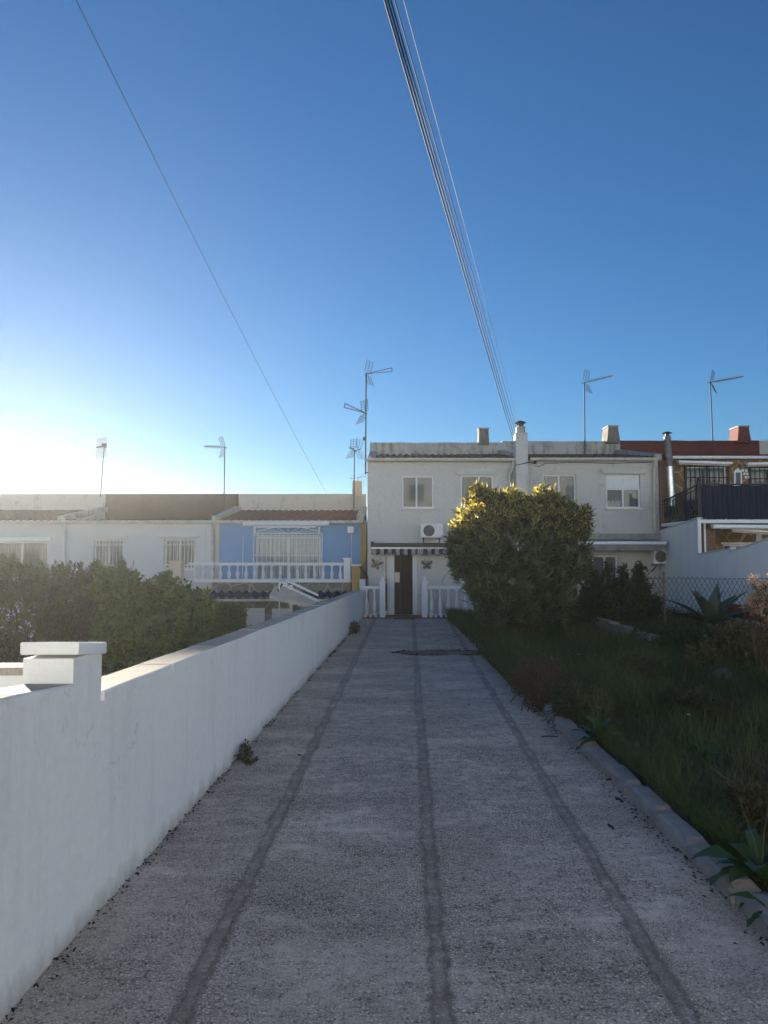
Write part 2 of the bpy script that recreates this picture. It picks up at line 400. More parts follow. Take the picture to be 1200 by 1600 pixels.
ZL = -1.5                                   # level of the gardens on the left, below the driveway
def wallx(Y): return -1.63 + .049*(Y - 3.4) # face of the white wall
KX = 2.0                                    # kerb line
gr = sheet('ground', -149, 149, -79, 149, 24, 24, lambda x, y: ZL - .08, M['base']); tag(gr, kind='structure')
def drz(x, y): return .012*mnoise.noise(Vector((x*.6, y*.5, 3))) * (1 if y > 2 else .3)
dv = sheet('driveway', 0, 0, -7, 24.4, 16, 120, drz, M['drive'], xf=lambda y: (wallx(y) - .03, KX + .03))
tag(dv, kind='structure')
st = sheet('street', -40, 60, -60, -7.02, 12, 12, lambda x, y: -.03, M['concrete']); tag(st, kind='structure')
def soilz(x, y):
    return .075 + .05*mnoise.noise(Vector((x*.7, y*.7, 9))) + .02*mnoise.noise(Vector((x*3, y*3, 1))) + .035*max(0, min(3, x-2.4))
sl = sheet('garden_soil', KX + .17, 40, -7, 24.45, 90, 120, soilz, M['soil'], xf=lambda y: (KX + (.16 if y < 10.6 else -.02), 9.0)); tag(sl, kind='structure')
nb = sheet('neighbour_yard', 9.3, 60, -7, 24.45, 4, 4, lambda x, y: .05, M['concrete']); tag(nb, kind='structure')

# kerb: broken precast blocks along the right of the driveway
kb = MB(); yy = 1.2; kr = random.Random(3)
while yy < 11.2:
    L = .62 + kr.uniform(-.06, .10)
    dx, dz, tl = kr.uniform(-.010, .010), kr.uniform(-.010, .006), kr.uniform(-.012, .012)
    bm = bmesh.new(); bmesh.ops.create_cube(bm, size=1)
    bmesh.ops.bevel(bm, geom=[e for e in bm.edges if e.verts[0].co.z > 0 and e.verts[1].co.z > 0], offset=.12, segments=1, profile=.5, affect='EDGES')
    bmesh.ops.subdivide_edges(bm, edges=bm.edges[:], cuts=3, use_grid_fill=True)
    for v in bm.verts:
        sx = v.co.x
        w = .17
        p = Vector((KX + .075 + sx*w + dx + tl*v.co.y, yy + L/2 + v.co.y*(L-.014), -.10 + (v.co.z+.5)*.205 + dz))
        if v.co.z > .4: p.x += .02*(.5 - sx)               # battered face
        q = mnoise.noise_vector(p*14)*.004 + mnoise.noise_vector(p*4)*.006
        if v.co.z > .2 and abs(v.co.y) > .4: q.z -= .02*max(0, mnoise.noise(p*2 + Vector((5,0,0))))*2
        v.co = p + q
    kb.addbm(bm); yy += L
k = kb.build('kerb', surf('kerb_concrete', (.36,.34,.32), (.22,.20,.185), 2.2, .9, .8, 40, .02), smooth=20); tag(k, kind='structure')

# broken sandy patch across the driveway
pb = MB(); pr = random.Random(5); c0 = ground(690, 1021)
ring = []
for i in range(44):
    a = 2*math.pi*i/44
    rx = .98*(1 + .14*mnoise.noise(Vector((math.cos(a)*2, math.sin(a)*2, 1)))); ry = .36*(1 + .5*mnoise.noise(Vector((math.cos(a)*2.4, math.sin(a)*2.4, 4))))
    ring.append((c0.x + rx*math.cos(a), c0.y + ry*math.sin(a), .016))
pb.poly(ring)
o = pb.build('driveway_patch', surf('sandy_patch', (.20,.165,.13), (.11,.09,.072), 6, 1, .6, 50, .02)); tag(o, kind='structure')

# ================================================================ white garden wall on the left (retaining)
t = thing('garden_wall', 'long whitewashed garden wall along the left of the driveway, with pale coping', 'wall', (wallx(12), 12, 0))
YP0, YP1 = 3.96, 4.31                       # pillar
def ztop(Y): return 1.226 + (Y - 4.3)*(.87 - 1.226)/(23.5 - 4.3)
TH = .22
def wall_run(mb, y0, y1, zt, n):
    prof = []
    for i in range(n+1):
        y = y0 + (y1-y0)*i/n; x = wallx(y) - .012; z1 = zt(y)
        cols = []
        zs = [-.06, .02, .1, .3, .55, .8, 1.0]
        zs = [z for z in zs if z < z1 - .12] + [z1 - .06]
        zs = zs[:5] + zs[-1:]
        for z in zs:
            wv = .009*mnoise.noise(Vector((0, y*1.1, z*1.6))) + .004*mnoise.noise(Vector((4, y*4, z*4)))
            if z > .6: wv *= min(1, max(0, abs(y - 4.13) - .3)/.5)
            if z < .05: wv -= .02*mnoise.noise(Vector((9, y*2.3, 0)))
            cols.append((x + wv, y, z))
        cols += [(x - TH, y, z1 - .06), (x - TH, y, ZL - .1)]
        prof.append(cols)
    m = len(prof[0]); n0 = len(mb.v)
    for c in prof: mb.v += c
    for i in range(n):
        for j in range(m-1):
            mb.f.append((n0+i*m+j, n0+(i+1)*m+j, n0+(i+1)*m+j+1, n0+i*m+j+1))
    mb.f += [tuple(n0+j for j in range(m)), tuple(n0+n*m+j for j in range(m))]
w = MB(); wall_run(w, YP1, 23.75, ztop, 150)
def wall_material():
    t = NT('whitewashed_wall'); pos = t.pos(); z = t.a('SeparateXYZ', i={0: pos}).outputs[2]
    st = t.noise(t.scalev(pos, (5, 3.2, .35)), 1.0, 6, .7); bl = t.noise(pos, 1.7, 8, .7); fine = t.noise(pos, 16, 5, .7)
    c = t.mix(t.ramp(fine, .3, .75), (.83,.83,.82), (.76,.76,.745))
    c = t.mix(t.math('MULTIPLY', t.ramp(st, .52, .72), .35), c, (.58,.565,.535))
    c = t.mix(t.math('MULTIPLY', t.ramp(bl, .55, .75), .30), c, (.62,.61,.59))
    foot = t.math('ADD', z, t.math('MULTIPLY', t.math('SUBTRACT', t.noise(t.scalev(pos, (3, 3, 1.5)), 2.0, 6, .75), .5), .34))
    c = t.mix(t.math('MULTIPLY', t.ramp(foot, .13, -.03), .75), c, (.36,.325,.28))
    cr = t.a('TexVoronoi', feature='DISTANCE_TO_EDGE', i={'Vector': t.a('VectorMath', operation='ADD', i={0: t.scalev(pos, (1, .8, .5)), 1: t.scalev(t.a('TexNoise', i={'Vector': pos, 'Scale': 3.0, 'Detail': 5.0}).outputs['Color'], (.5,.5,.5))}).outputs[0], 'Scale': .9}).outputs['Distance']
    crk = t.math('MULTIPLY', t.ramp(cr, .006, .001), t.ramp(bl, .45, .6))
    c = t.mix(t.math('MULTIPLY', crk, .3), c, (.40,.38,.35))
    h = t.math('ADD', t.math('ADD', t.math('MULTIPLY', t.noise(pos, 26, 5, .65), .6), t.math('MULTIPLY', t.noise(t.scalev(pos, (1,1,2)), 5, 4, .6), .9)), t.math('MULTIPLY', crk, -.6))
    return t.done(t.principled(c, .9, t.bump(h, .45, .014), 0, .2))
wall_m = wall_material()
w.build('wall', wall_m, t, smooth=40)
cp = MB(); y = YP1 + .005; cr = random.Random(2)
cop_m = surf('coping_terrazzo', (.43,.375,.30), (.30,.26,.205), 45, .9, .5, 90, .006)
def two_tone(o):
    o.data.materials.append(cop_m)
    for p in o.data.polygons:
        if p.normal.z > .8: p.material_index = 1
def cop_slab(mb, y, y1, zt, x0=-.255, x1=.004, dx=0, dz=0):
    z0, z1 = zt(y) + dz, zt(y1) + dz
    a = [(wallx(y)+x0+dx, y, z0-.058), (wallx(y)+x1+dx, y, z0-.058), (wallx(y)+x1+dx, y, z0-.008), (wallx(y)+x1-.01+dx, y, z0), (wallx(y)+x0+.01+dx, y, z0), (wallx(y)+x0+dx, y, z0-.008)]
    b = [(p[0]+wallx(y1)-wallx(y), y1, p[2]-z0+z1) for p in a]
    n = len(mb.v); mb.v += a + b
    mb.f += [tuple(range(n, n+6)), tuple(range(n+11, n+5, -1))] + [(n+i, n+6+i, n+6+(i+1)%6, n+(i+1)%6) for i in range(6)]
while y < 23.6:
    y1 = min(y + .60, 23.75)
    cop_slab(cp, y, y1 - .003, ztop, dx=cr.uniform(-.004,.004), dz=cr.uniform(-.003,.003)); y = y1
two_tone(cp.build('coping', wall_m, t))

t = thing('garden_wall', 'near stretch of white wall ending at the square pillar, its coping sunlit', 'wall', (wallx(2), 2, 0))
zt2 = lambda Y: 1.325 + (3.96 - Y)*.085
w = MB(); wall_run(w, -6.5, YP1 - .004, zt2, 72); w.build('wall', wall_m, t, smooth=40)
cp = MB(); y = YP0 - .003
while y > -6.4:
    y0 = max(y - .60, -6.5)
    cop_slab(cp, y0 + .003, y, zt2, dz=cr.uniform(-.002,.002)); y = y0
two_tone(cp.build('coping', wall_m, t))
t = thing('wall_pillar', 'square white pillar with flat cap where the two wall stretches meet', 'pillar', (wallx(4.1)-.13, 4.13, 0))
b = MB(); xr = wallx(4.13) - .004; xl = xr - .262
pr_ = [(wallx(YP0)-.272, YP0), (wallx(YP0)-.0105, YP0), (wallx(YP1)-.0105, YP1), (wallx(YP1)-.272, YP1)]; b.prism(pr_, 'z', 1.205, 1.455); b.build('shaft', wall_m, t)
bm = bmesh.new(); bmesh.ops.create_cube(bm, size=1)
for v in bm.verts: v.co = Vector(((xl+xr)/2 + v.co.x*(xr-xl+.046), (YP0+YP1)/2 + v.co.y*(YP1-YP0+.052), 1.487 - .045*v.co.y + v.co.z*.066))
bmesh.ops.bevel(bm, geom=bm.edges[:], offset=.010, segments=2, profile=.5, affect='EDGES')
b = MB(); b.addbm(bm); b.build('cap', wall_m, t, smooth=40)
t = thing('cross_wall', 'low white wall running left from behind the square pillar', 'wall', (-4, 4.3, 0))
b = MB(); b.box(-7.5, xl-.031, 4.40, 4.58, ZL-.05, 1.30, .008); b.build('wall', wall_m, t)
b = MB(); b.box(-7.5, xl-.031, 4.385, 4.595, 1.302, 1.345, .006); b.build('coping', cop_m, t)

# ================================================================ HOUSE HELPERS
def facade(mb, x0, x1, z0, z1, yf, holes, rev=.16, sub=None):
    xs = sorted({x0, x1, *[h[0] for h in holes], *[h[1] for h in holes]})
    zs = sorted({z0, z1, *[h[2] for h in holes], *[h[3] for h in holes]})
    for i in range(len(xs)-1):
        for j in range(len(zs)-1):
            cx, cz = (xs[i]+xs[i+1])/2, (zs[j]+zs[j+1])/2
            if any(h[0] < cx < h[1] and h[2] < cz < h[3] for h in holes): continue
            mb.quad((xs[i], yf, zs[j]), (xs[i+1], yf, zs[j]), (xs[i+1], yf, zs[j+1]), (xs[i], yf, zs[j+1]))
    for (a, b, c, d) in holes:
        mb.quad((a,yf,c),(a,yf+rev,c),(a,yf+rev,d),(a,yf,d)); mb.quad((b,yf,c),(b,yf,d),(b,yf+rev,d),(b,yf+rev,c))
        mb.quad((a,yf,c),(b,yf,c),(b,yf+rev,c),(a,yf+rev,c)); mb.quad((a,yf,d),(a,yf+rev,d),(b,yf+rev,d),(b,yf,d))
def shell(mb, x0, x1, yf, yr, zb, zg, zj):
    yb = 2*yr - yf
    for x in (x0, x1): mb.poly([(x,yf,zb),(x,yb,zb),(x,yb,zg),(x,yr,zj),(x,yf,zg)])
    mb.quad((x0,yb,zb),(x1,yb,zb),(x1,yb,zg),(x0,yb,zg))
    mb.quad((x0,yf,zg),(x1,yf,zg),(x1,yr,zj),(x0,yr,zj)); mb.quad((x0,yr,zj),(x1,yr,zj),(x1,yb,zg),(x0,yb,zg))
    mb.quad((x0,yf,zb),(x1,yf,zb),(x1,yb,zb),(x0,yb,zb))
def tiles(mb, x0, x1, y0, z0, y1, z1, pitch=.24, amp=.035, row=.42, lift=.03, thick=.03, seed=0):
    "barrel tiles as a rippled sheet stepping down row by row"
    n = max(2, int(round((x1-x0)/pitch))); k = 6
    L = math.hypot(y1-y0, z1-z0); nr = max(1, int(round(L/row)))
    rr = random.Random(seed)
    jit = [[rr.uniform(-.012, .012) for _ in range(n+1)] for _ in range(nr)]
    for r in range(nr):
        for e in (0, 1): pass
        n0 = len(mb.v)
        for e in (0, 1):
            t = (r + e*1.04)/nr; t = min(t, 1.0)
            for i in range(n*k+1):
                c = i//k if i < n*k else n-1
                ph = 2*math.pi*(i/k)
                y = y0 + (y1-y0)*t + (jit[r][c]*1.5 if e == 0 else 0); z = z0 + (z1-z0)*t + lift + amp*math.sin(ph) + (thick if e == 0 else 0) + jit[r][c]*.4
                mb.v.append((x0 + (x1-x0)*i/(n*k), y, z))
        m = n*k+1
        for i in range(n*k): mb.f.append((n0+i, n0+i+1, n0+m+i+1, n0+m+i))
        # front lip
        n1 = len(mb.v)
        for i in range(n*k+1):
            v = mb.v[n0+i]; mb.v.append((v[0], v[1]+.01, v[2]-thick-.005))
        for i in range(n*k): mb.f.append((n1+i, n1+i+1, n0+i+1, n0+i))
def window(house, x0, x1, z0, z1, y, name='window', panes=2, fr=.05, mat='white', curtain='curtain', split=None, sill=True, wav=.012, label=None):
    "frame as the part, panes / curtains / sill as its sub-parts"
    e = .002; y0, y1 = y, y+.05
    b = MB(); x0, x1, z0, z1 = x0+e, x1-e, z0+e, z1-e
    b.box(x0, x1, y0, y1, z0, z0+fr); b.box(x0, x1, y0, y1, z1-fr, z1)
    b.box(x0, x0+fr, y0, y1, z0+fr, z1-fr); b.box(x1-fr, x1, y0, y1, z0+fr, z1-fr)
    edges = [x0+fr] + [x0 + (x1-x0)*(s) for s in (split or [i/panes for i in range(1, panes)])] + [x1-fr]
    for xm in edges[1:-1]: b.box(xm-fr*.55, xm+fr*.55, y0-.012, y1, z0+fr, z1-fr)
    f = b.build(name, M[mat], house)
    if label: f['label'] = label
    for i in range(len(edges)-1):
        a = edges[i] + (fr*.55 if i else 0); c = edges[i+1] - (fr*.55 if i < len(edges)-2 else 0)
        g = MB(); g.quad((a, y0+.022, z0+fr), (c, y0+.022, z0+fr), (c, y0+.022, z1-fr), (a, y0+.022, z1-fr)); g.build('pane', M['glass'], f, fixn=False)
        cm = curtain[i] if isinstance(curtain, (list, tuple)) else curtain
        if cm:
            g = MB(); nn = max(4, int((c-a)/.018)); n0 = 0
            for q in range(nn+1):
                x = a - .01 + (c-a+.02)*q/nn; yy_ = y1 + .05 + wav*math.sin(q*1.15) + wav*.6*math.sin(q*.43+i)
                g.v += [(x, yy_, z0), (x, yy_, z1)]
            g.f = [(2*q, 2*q+2, 2*q+3, 2*q+1) for q in range(nn)]
            g.build('curtain', M[cm], f, smooth=80, fixn=False)
    if sill:
        g = MB(); g.box(x0-.05, x1+.05, y0-.20, y0+.002, z0-.048, z0-.004); g.build('sill', M['white'], f)
    return f
def gutter(house, x0, x1, y, z, mat='gutter', h=.10, d=.12):
    b = MB(); pts = []
    for i in range(9):
        a = math.pi + math.pi*i/8; pts.append((y + d/2*math.cos(a), z + h + h*.9*math.sin(a)))
    pts += [(y + d/2, z + h + .012), (y - d/2, z + h + .012)]
    b.prism(pts, 'x', x0, x1); x = x0 + .6
    o = b.build('gutter', M[mat], house, smooth=40)
    return o
def coping_ridge(house, x, yf, zg, yr, zj, w=.26, h=.14, mat='parapet', name='gable_coping'):
    b = MB(); z0, z1 = zg, zj
    b.prism([(yf-.16, z0-.05), (yf-.16, z0+h), (yf+.1, z0+h+.03), (yr-.12, z1+h+.02), (yr-.12, z1-.05)], 'x', x-w/2, x+w/2)
    return b.build(name, M[mat], house)
def stub(house, a, b_, top, bot, Y, taper=.15, dep=.5, mat='stub', mouth=True):
    "squat tapered chimney on the ridge wall"
    x0, x1 = XX(a, Y, top), XX(b_, Y, top); z0, z1 = ZZ(bot, Y) - .1, ZZ(top, Y)
    mb = MB(); w = (x1-x0)*taper
    lo = [(x0-w, Y-dep/2-.03), (x1+w, Y-dep/2-.03), (x1+w, Y+dep/2+.03), (x0-w, Y+dep/2+.03)]; hi = [(x0, Y-dep/2), (x1, Y-dep/2), (x1, Y+dep/2), (x0, Y+dep/2)]
    mb.v = [(*p, z0) for p in lo] + [(*p, z1) for p in hi]
    mb.f = [(0,1,2,3), (7,6,5,4)] + [(i, 4+i, 4+(i+1)%4, (i+1)%4) for i in range(4)]
    c = mb.build('chimney', M[mat], house)
    if mouth:
        g = MB(); g.box(x0-.03, x1+.03, Y-dep/2-.03, Y+dep/2+.03, z1+.002, z1+.05); g.build('chimney_cap', M['concrete'], c)
    return c

# ================================================================ LEFT ROW (lower ground)
YL, YLR = 26.0, 30.0
zgL = ZZ(813, YL); zjL = ZZ(797, YLR) - .02; zpL = ZZ(772, YLR)
xB = [-21.6, -16.3, XX(98, YL), XX(338, YL), XX(568, YL)]
def grille(mb, x0, x1, z0, z1, y, n, r=.009, deco=True, arch=0.0):
    for i in range(n+1):
        x = x0 + (x1-x0)*i/n; mb.tube([(x, y, z0), (x, y, z1)], r, 4)
    for z in (z0, z0 + .18*(z1-z0), z1 - .2*(z1-z0), z1): mb.tube([(x0, y-.008, z), (x1, y-.008, z)], r, 4)
    if deco:
        for i in range(n):
            xm = x0 + (x1-x0)*(i+.5)/n
            for zc in (z1 - .1*(z1-z0), z0 + .09*(z1-z0)):
                hr = (x1-x0)/n*.45
                mb.tube([(xm + hr*math.cos(a), y-.012, zc + hr*1.4*math.sin(a)) for a in np.linspace(0, 2*math.pi, 9)], r*.7, 4, False)
        d = .18*(z1-z0)
        mb.tube([(x0, y-.03, z1-d), (x0+d, y-.03, z1)], r*1.3, 4); mb.tube([(x0, y-.03, z0+d), (x0+d, y-.03, z0)], r*1.3, 4)

def left_house(i, name, label, wallm, roofm, parm, holes, x0=None, x1=None, zjL=zjL):
    x0 = xB[i] if x0 is None else x0; x1 = xB[i+1] if x1 is None else x1
    h = thing(name, label, 'house', ((x0+x1)/2, YL, ZL), 'lower terraced houses left of the driveway')
    b = MB(); facade(b, x0+.002, x1-.002, ZL-.1, zgL, YL, holes); shell(b, x0+.002, x1-.002, YL+.003, YLR, ZL-.1, zgL, zjL)
    b.build('wall', M[wallm], h)
    b = MB(); tiles(b, x0+.14, x1-.14, YL-.16, zgL-.03, YLR-.1, zjL-.02, seed=i, amp=.022, thick=.012); b.build('roof', M[roofm], h, smooth=50, fixn=False)
    b = MB(); b.box(x0+.003, x1-.003, YLR-.10, YLR+.12, zjL-.15, zpL); pp = b.build('parapet', M[parm], h)
    gutter(h, x0+.03, x1-.03, YL-.22, zgL-.13)
    return h
# outermost, out of view, added to keep the driveway in shade
left_house(0, 'terraced_house', 'unseen white terraced house added at the far left end of the lower row for its shadow', 'wash', 'tiles_dark', 'parapet_pale', [])
h1 = rect(-8, 846, 74, 905, YL)
hA = left_house(1, 'terraced_house', 'pale terraced house with a wide shutter-box window and flaking white ridge wall', 'wash', 'tiles_dark', 'parapet_pale', [h1])
wf = window(hA, *h1, YL+.09, panes=2, curtain='blindlight')
b = MB(); b.box(h1[0]-.12, h1[1]+.15, YL-.10, YL-.002, h1[3]+.0, h1[3]+.13, .01); b.build('shutter_box', M['white'], wf)
coping_ridge(hA, xB[2], YL, zgL, YLR, zjL)
# brown-roofed house
g1 = rect(146, 843, 192, 890, YL); g2 = rect(256, 843, 304, 889, YL)
hB = left_house(2, 'terraced_house', 'white terraced house with dark brown roof band and two white grille windows', 'wash', 'brown_roof', 'brown_roof', [g1, g2], zjL=zgL+.06)
for g in (g1, g2):
    wf = window(hB, *g, YL+.10, panes=2, curtain='blind')
    b = MB(); grille(b, g[0]-.03, g[1]+.03, g[2]-.04, g[3]+.03, YL-.03, 9, .013); b.build('window_grille', M['white'], wf, fixn=False)
    b = MB(); b.box(g[0]-.16, g[1]+.16, YL-.11, YL-.002, g[3]+.07, g[3]+.12, .008); b.build('lintel', M['wash'], wf)
b = MB(); x = XX(97, YL); b.tube([(x+.12, YL-.2, zgL-.1), (x+.12, YL-.09, zgL-.3), (x+.12, YL-.09, ZL)], .045, 8); b.build('downpipe', M['white'], hB, smooth=60)
b = MB(); x = XX(327, YL); b.box(x-.12, x+.10, YL-.07, YL-.002, ZL, zgL-.06, .01); b.build('pilaster', M['wash'], hB)
coping_ridge(hB, xB[3], YL, zgL, YLR, zjL)
# blue house
dr = rect(399, 838, 501, 908, YL)
hC = left_house(3, 'terraced_house', 'blue terraced house with white sliding door and red tile roof', 'blue', 'tiles_red', 'parapet_pale', [dr])
wf = window(hC, *dr, YL+.09, name='sliding_door', panes=2, curtain='door_blind', fr=.07, sill=False, wav=.014)
b = MB(); n = 16
gx0, gx1, gz0, gz1 = dr[0]-.05, dr[1]+.05, dr[2]+.03, ZZ(834, YL)
for i in range(n+1):
    x = gx0 + (gx1-gx0)*i/n; b.tube([(x, YL-.05, gz0), (x, YL-.05, gz1)], .011, 4)
for z in (gz0+.05, gz0+.85, gz1-.06, gz1): b.tube([(gx0, YL-.055, z), (gx1, YL-.055, z)], .013, 4)
xm = (gx0+gx1)/2; hz = ZZ(823, YL) - gz1
b.tube([(gx0 + (gx1-gx0)*s, YL-.055, gz1 + hz*math.sin(math.pi*s)**.6) for s in np.linspace(0, 1, 17)], .013, 4)
for a in np.linspace(.14, math.pi-.14, 9):
    b.tube([(xm, YL-.055, gz1), (xm + (gx1-gx0)*.48*math.cos(a), YL-.055, gz1 + hz*.9*math.sin(a)**.7)], .008, 4)
for x in (gx0, gx1): b.tube([(x, YL-.06, gz0), (x, YL-.06, gz1)], .022, 4)
b.build('door_grille', M['white'], wf, fixn=False)
b = MB(); x0, x1, z0, z1 = rect(563.5, 812, 572, 1000, YL-.06); b.box(x0, x1, YL-.10, YL+.1, ZL, zgL-.02); b.build('corner_pilaster', M['yellow'], hC)
b = MB(); x0 = XX(338, YL); b.box(x0-.03, x0+.12, YL-.05, YL-.002, ZL, zgL-.06); b.build('corner_pilaster', M['parapet_beige'], hC)
b = MB(); x = x0-.10; b.tube([(x, YL-.22, zgL-.06), (x, YL-.10, zgL-.3), (x, YL-.10, ZL)], .05, 8); b.build('downpipe', M['gutter'], hC, smooth=60)
b = MB(); x = XX(380, YL); b.tube([(x, YL-.02, ZZ(838,YL)), (x, YL-.02, ZZ(905,YL))], .012, 5); b.build('conduit', M['white'], hC)
stub(hC, 551, 566, 752, 772, YLR-.05, .02, .4, 'parapet_beige', False)
coping_ridge(hC, XX(566, YL)-.06, YL, zgL, YLR, zjL)
# balcony slab of the blue house
YB = 24.4
bx0, bx1 = XX(296, YB), XX(549, YB); zb = ZZ(907, YB)
b = MB(); b.box(bx0, bx1, YB-.06, YL-.004, zb-.06, zb); b.build('balcony_floor', M['white'], hC)
b = MB(); b.box(XX(333,YB), bx1-.02, YB, YL-.12, ZZ(927, YB), zb-.062); b.build('stone_band', M['stone_grey'], hC)
b = MB(); tiles(b, XX(326,YB-.5), XX(548,YB-.5), YB-.55, ZZ(935,YB-.5), YB-.01, ZZ(926,YB), pitch=.26, amp=.045, row=.3); b.build('lower_roof', M['tiles_blue'], hC, smooth=50, fixn=False)
gutter(hC, XX(318,YB-.6), XX(548,YB-.6), YB-.62, ZZ(940,YB-.6), 'white', .06, .14)
lw = rect(384, 950, 413, 992, YB); lw2 = rect(424, 951, 452, 992, YB)
b = MB(); facade(b, XX(322,YB), bx1-.03, ZL-.05, ZZ(927, YB)-.003, YB+.04, [lw, lw2]); b.build('lower_wall', M['stone_grey'], hC, fixn=False)
for q in (lw, lw2):
    f = window(hC, *q, YB+.10, panes=1, curtain=None)
    b = MB()
    for j in range(12):
        z = q[2] + .05 + (q[3]-q[2]-.1)*j/12; b.box(q[0]+.05, q[1]-.05, YB+.106, YB+.118, z, z+(q[3]-q[2]-.1)/12-.006)
    b.build('shutter', M['whitemetal'], f)

# balustrade helper
bal_prof = [(.052,0),(.052,.05),(.036,.06),(.036,.075),(.046,.09),(.058,.17),(.060,.22),(.050,.30),(.030,.40),(.024,.47),(.030,.50),(.038,.515),(.030,.53),(.030,.56),(.046,.575),(.052,.58),(.052,.62)]
def bal_mesh(h):
    b = MB(); s = h/.62
    b.lathe((0,0,0), [(r*1.06, z*s) for r, z in bal_prof], 10)
    me = bpy.data.meshes.new('baluster'); me.from_pydata(b.v, [], b.f); me.materials.append(M['white']); me.shade_smooth(); me.set_sharp_from_angle(angle=R(50)); return me
def balusters(root, xs, y, z, h):
    me = bal_mesh(h); bx = root['base']
    for x in xs:
        o = link('baluster', me, root); o.location = (x - bx[0], y - bx[1], z - bx[2])
t = thing('balustrade', 'long white balcony balustrade in front of the blue house', 'balustrade', ((bx0+bx1)/2, YB, zb))
b = MB(); b.box(bx0, XX(537,YB), YB-.05, YB+.10, ZZ(883.5,YB), ZZ(879,YB), .01); b.build('rail', M['white'], t)
b = MB(); b.box(bx0, XX(537,YB), YB-.04, YB+.09, zb+.001, zb+.04); b.build('plinth', M['white'], t)
balusters(t, [XX(305 + 13.35*i, YB) for i in range(18) if 305+13.35*i < 534], YB+.025, zb+.04, ZZ(883.5,YB)-zb-.041)
px0, px1 = XX(537.5,YB), XX(547.5,YB)
b = MB(); b.box(px0, px1, YB-.08, YB+.13, zb+.001, ZZ(874,YB)); f = b.build('post', M['white'], t)
b = MB(); b.box(px0-.03, px1+.03, YB-.11, YB+.16, ZZ(874,YB)+.001, ZZ(871.5,YB), .008); b.build('post_cap', M['white'], f)
# ochre low wall by the end of the garden wall, with dark hand rail
x0, x1, z0, z1 = rect(549.5, 884.5, 562.5, 930, 24.2)
t = thing('low_wall', 'short ochre wall with white cap beside the balcony post', 'wall', ((x0+x1)/2, 24.2, ZL))
b = MB(); b.box(x0, x1, 24.15, 25.9, ZL, z1); b.build('wall', M['yellow'], t)
b = MB(); b.box(x0-.03, x1+.03, 24.11, 25.9, z1+.002, z1+.05, .006); b.build('cap', M['white'], t)
b = MB(); pts = [P(562,885,24.1), P(566,890,24.0), P(575,903,23.85)]; b.tube(pts, .022, 6); b.tube([pts[0], pts[0]+Vector((0,.2,0))], .02, 6); b.tube([pts[2], pts[2]+Vector((0,0,-1))], .018, 6)
tag(b.build('handrail', M['darkmetal'], None, smooth=60), 'short dark handrail sloping down beside the white house corner', 'handrail')
# wall end block between the drive wall and the house
b = MB(); b.box(XX(562,23.85), XX(571,23.85), 23.77, 24.45, ZL, ZZ(905,23.85), .01)
tag(b.build('wall_block', M['wash']), 'white wall block joining the garden wall to the house corner', 'wall')

# awning cassette above the sliding door
x0, x1, z0, z1 = rect(380, 815, 514, 822, YL-.3)
t = thing('awning', 'closed white ribbed awning above the sliding door of the blue house', 'awning', ((x0+x1)/2, YL-.3, z0))
b = MB(); b.prism([(YL-.42, z0+.03), (YL-.36, z1), (YL-.05, z1+.02), (YL-.05, z0+.02), (YL-.2, z0)], 'x', x0, x1); b.build('cassette', M['whitemetal'], t)
b = MB(); 
for i in range(60):
    x = x0 + (x1-x0)*(i+.2)/60; b.box(x, x+(x1-x0)/120, YL-.45, YL-.432, z0+.01, z1-.02)
b.build('valance', M['white'], t)
b = MB(); xa, xb, za, zb_ = rect(400, 822.5, 494, 824.5, YL-.3); b.box(xa, xb, YL-.42, YL-.38, za, zb_); b.build('front_bar', M['whitemetal'], t)
for xx in (x0+.35, x1-.35):
    b = MB(); b.box(xx-.03, xx+.03, YL-.12, YL-.004, z0-.25, z0-.005); b.build('bracket', M['whitemetal'], t)
# wall lamp on the blue house
q = P(548, 828, YL)
t = thing('wall_lamp', 'small white square lamp on the blue wall with a cable below', 'lamp', q)
b = MB(); b.box(q.x-.11, q.x+.11, YL-.16, YL-.06, q.z-.11, q.z+.11, .015); b.build('housing', M['white'], t)
b = MB(); b.box(q.x-.05, q.x+.12, YL-.06, YL-.003, q.z-.12, q.z-.02); b.build('bracket', M['darkmetal'], t)
b = MB(); b.tube([(q.x+.03, YL-.02, q.z-.1), (q.x+.03, YL-.02, q.z-1.2)], .012, 5); b.build('conduit', M['white'], t)
# beige pillar among the bushes
q = rect(266, 876, 284, 960, 22.5)
t = thing('garden_pillar', 'beige square pillar rising behind the citrus bush', 'pillar', (q[0], 22.5, ZL))
b = MB(); b.box(q[0], q[1], 22.4, 22.75, ZL, q[3]-.07); b.build('shaft', M['parapet_beige'], t)
b = MB(); b.box(q[0]-.03, q[1]+.03, 22.37, 22.78, q[3]-.068, q[3], .01); b.build('cap', M['parapet_beige'], t)

# folded terrace awning behind the wall
YG = 20.5
t = thing('terrace_awning', 'half folded cream awning on white poles beyond the garden wall', 'awning', P(455, 960, YG))
b = MB(); a = P(437,906,YG); c = P(450,924,YG); b.prism([(YG-.15,c.z+.1),(YG-.22,a.z-.05),(YG-.05,a.z+.02),(YG+.22,a.z),(YG+.2,c.z)], 'x', a.x, c.x); b.build('end_cap', M['white'], t)
b = MB(); b.obox(P(446,906,YG-.3), P(497,930,YG-.9), .05, .05); b.build('arm', M['white'], t)
b = MB(); b.obox(P(450,917,YG-.3), P(499,940,YG-.9), .05, .05); b.build('arm', M['white'], t)
b = MB(); top = [P(436,912,YG), P(448,915,YG-.1), P(470,924,YG-.3), P(497,936,YG-.6)]; bot = [P(421,929,YG-.5), P(437,934,YG-.7), P(463,939,YG-.9), P(493,946,YG-1.1)]
n = 24
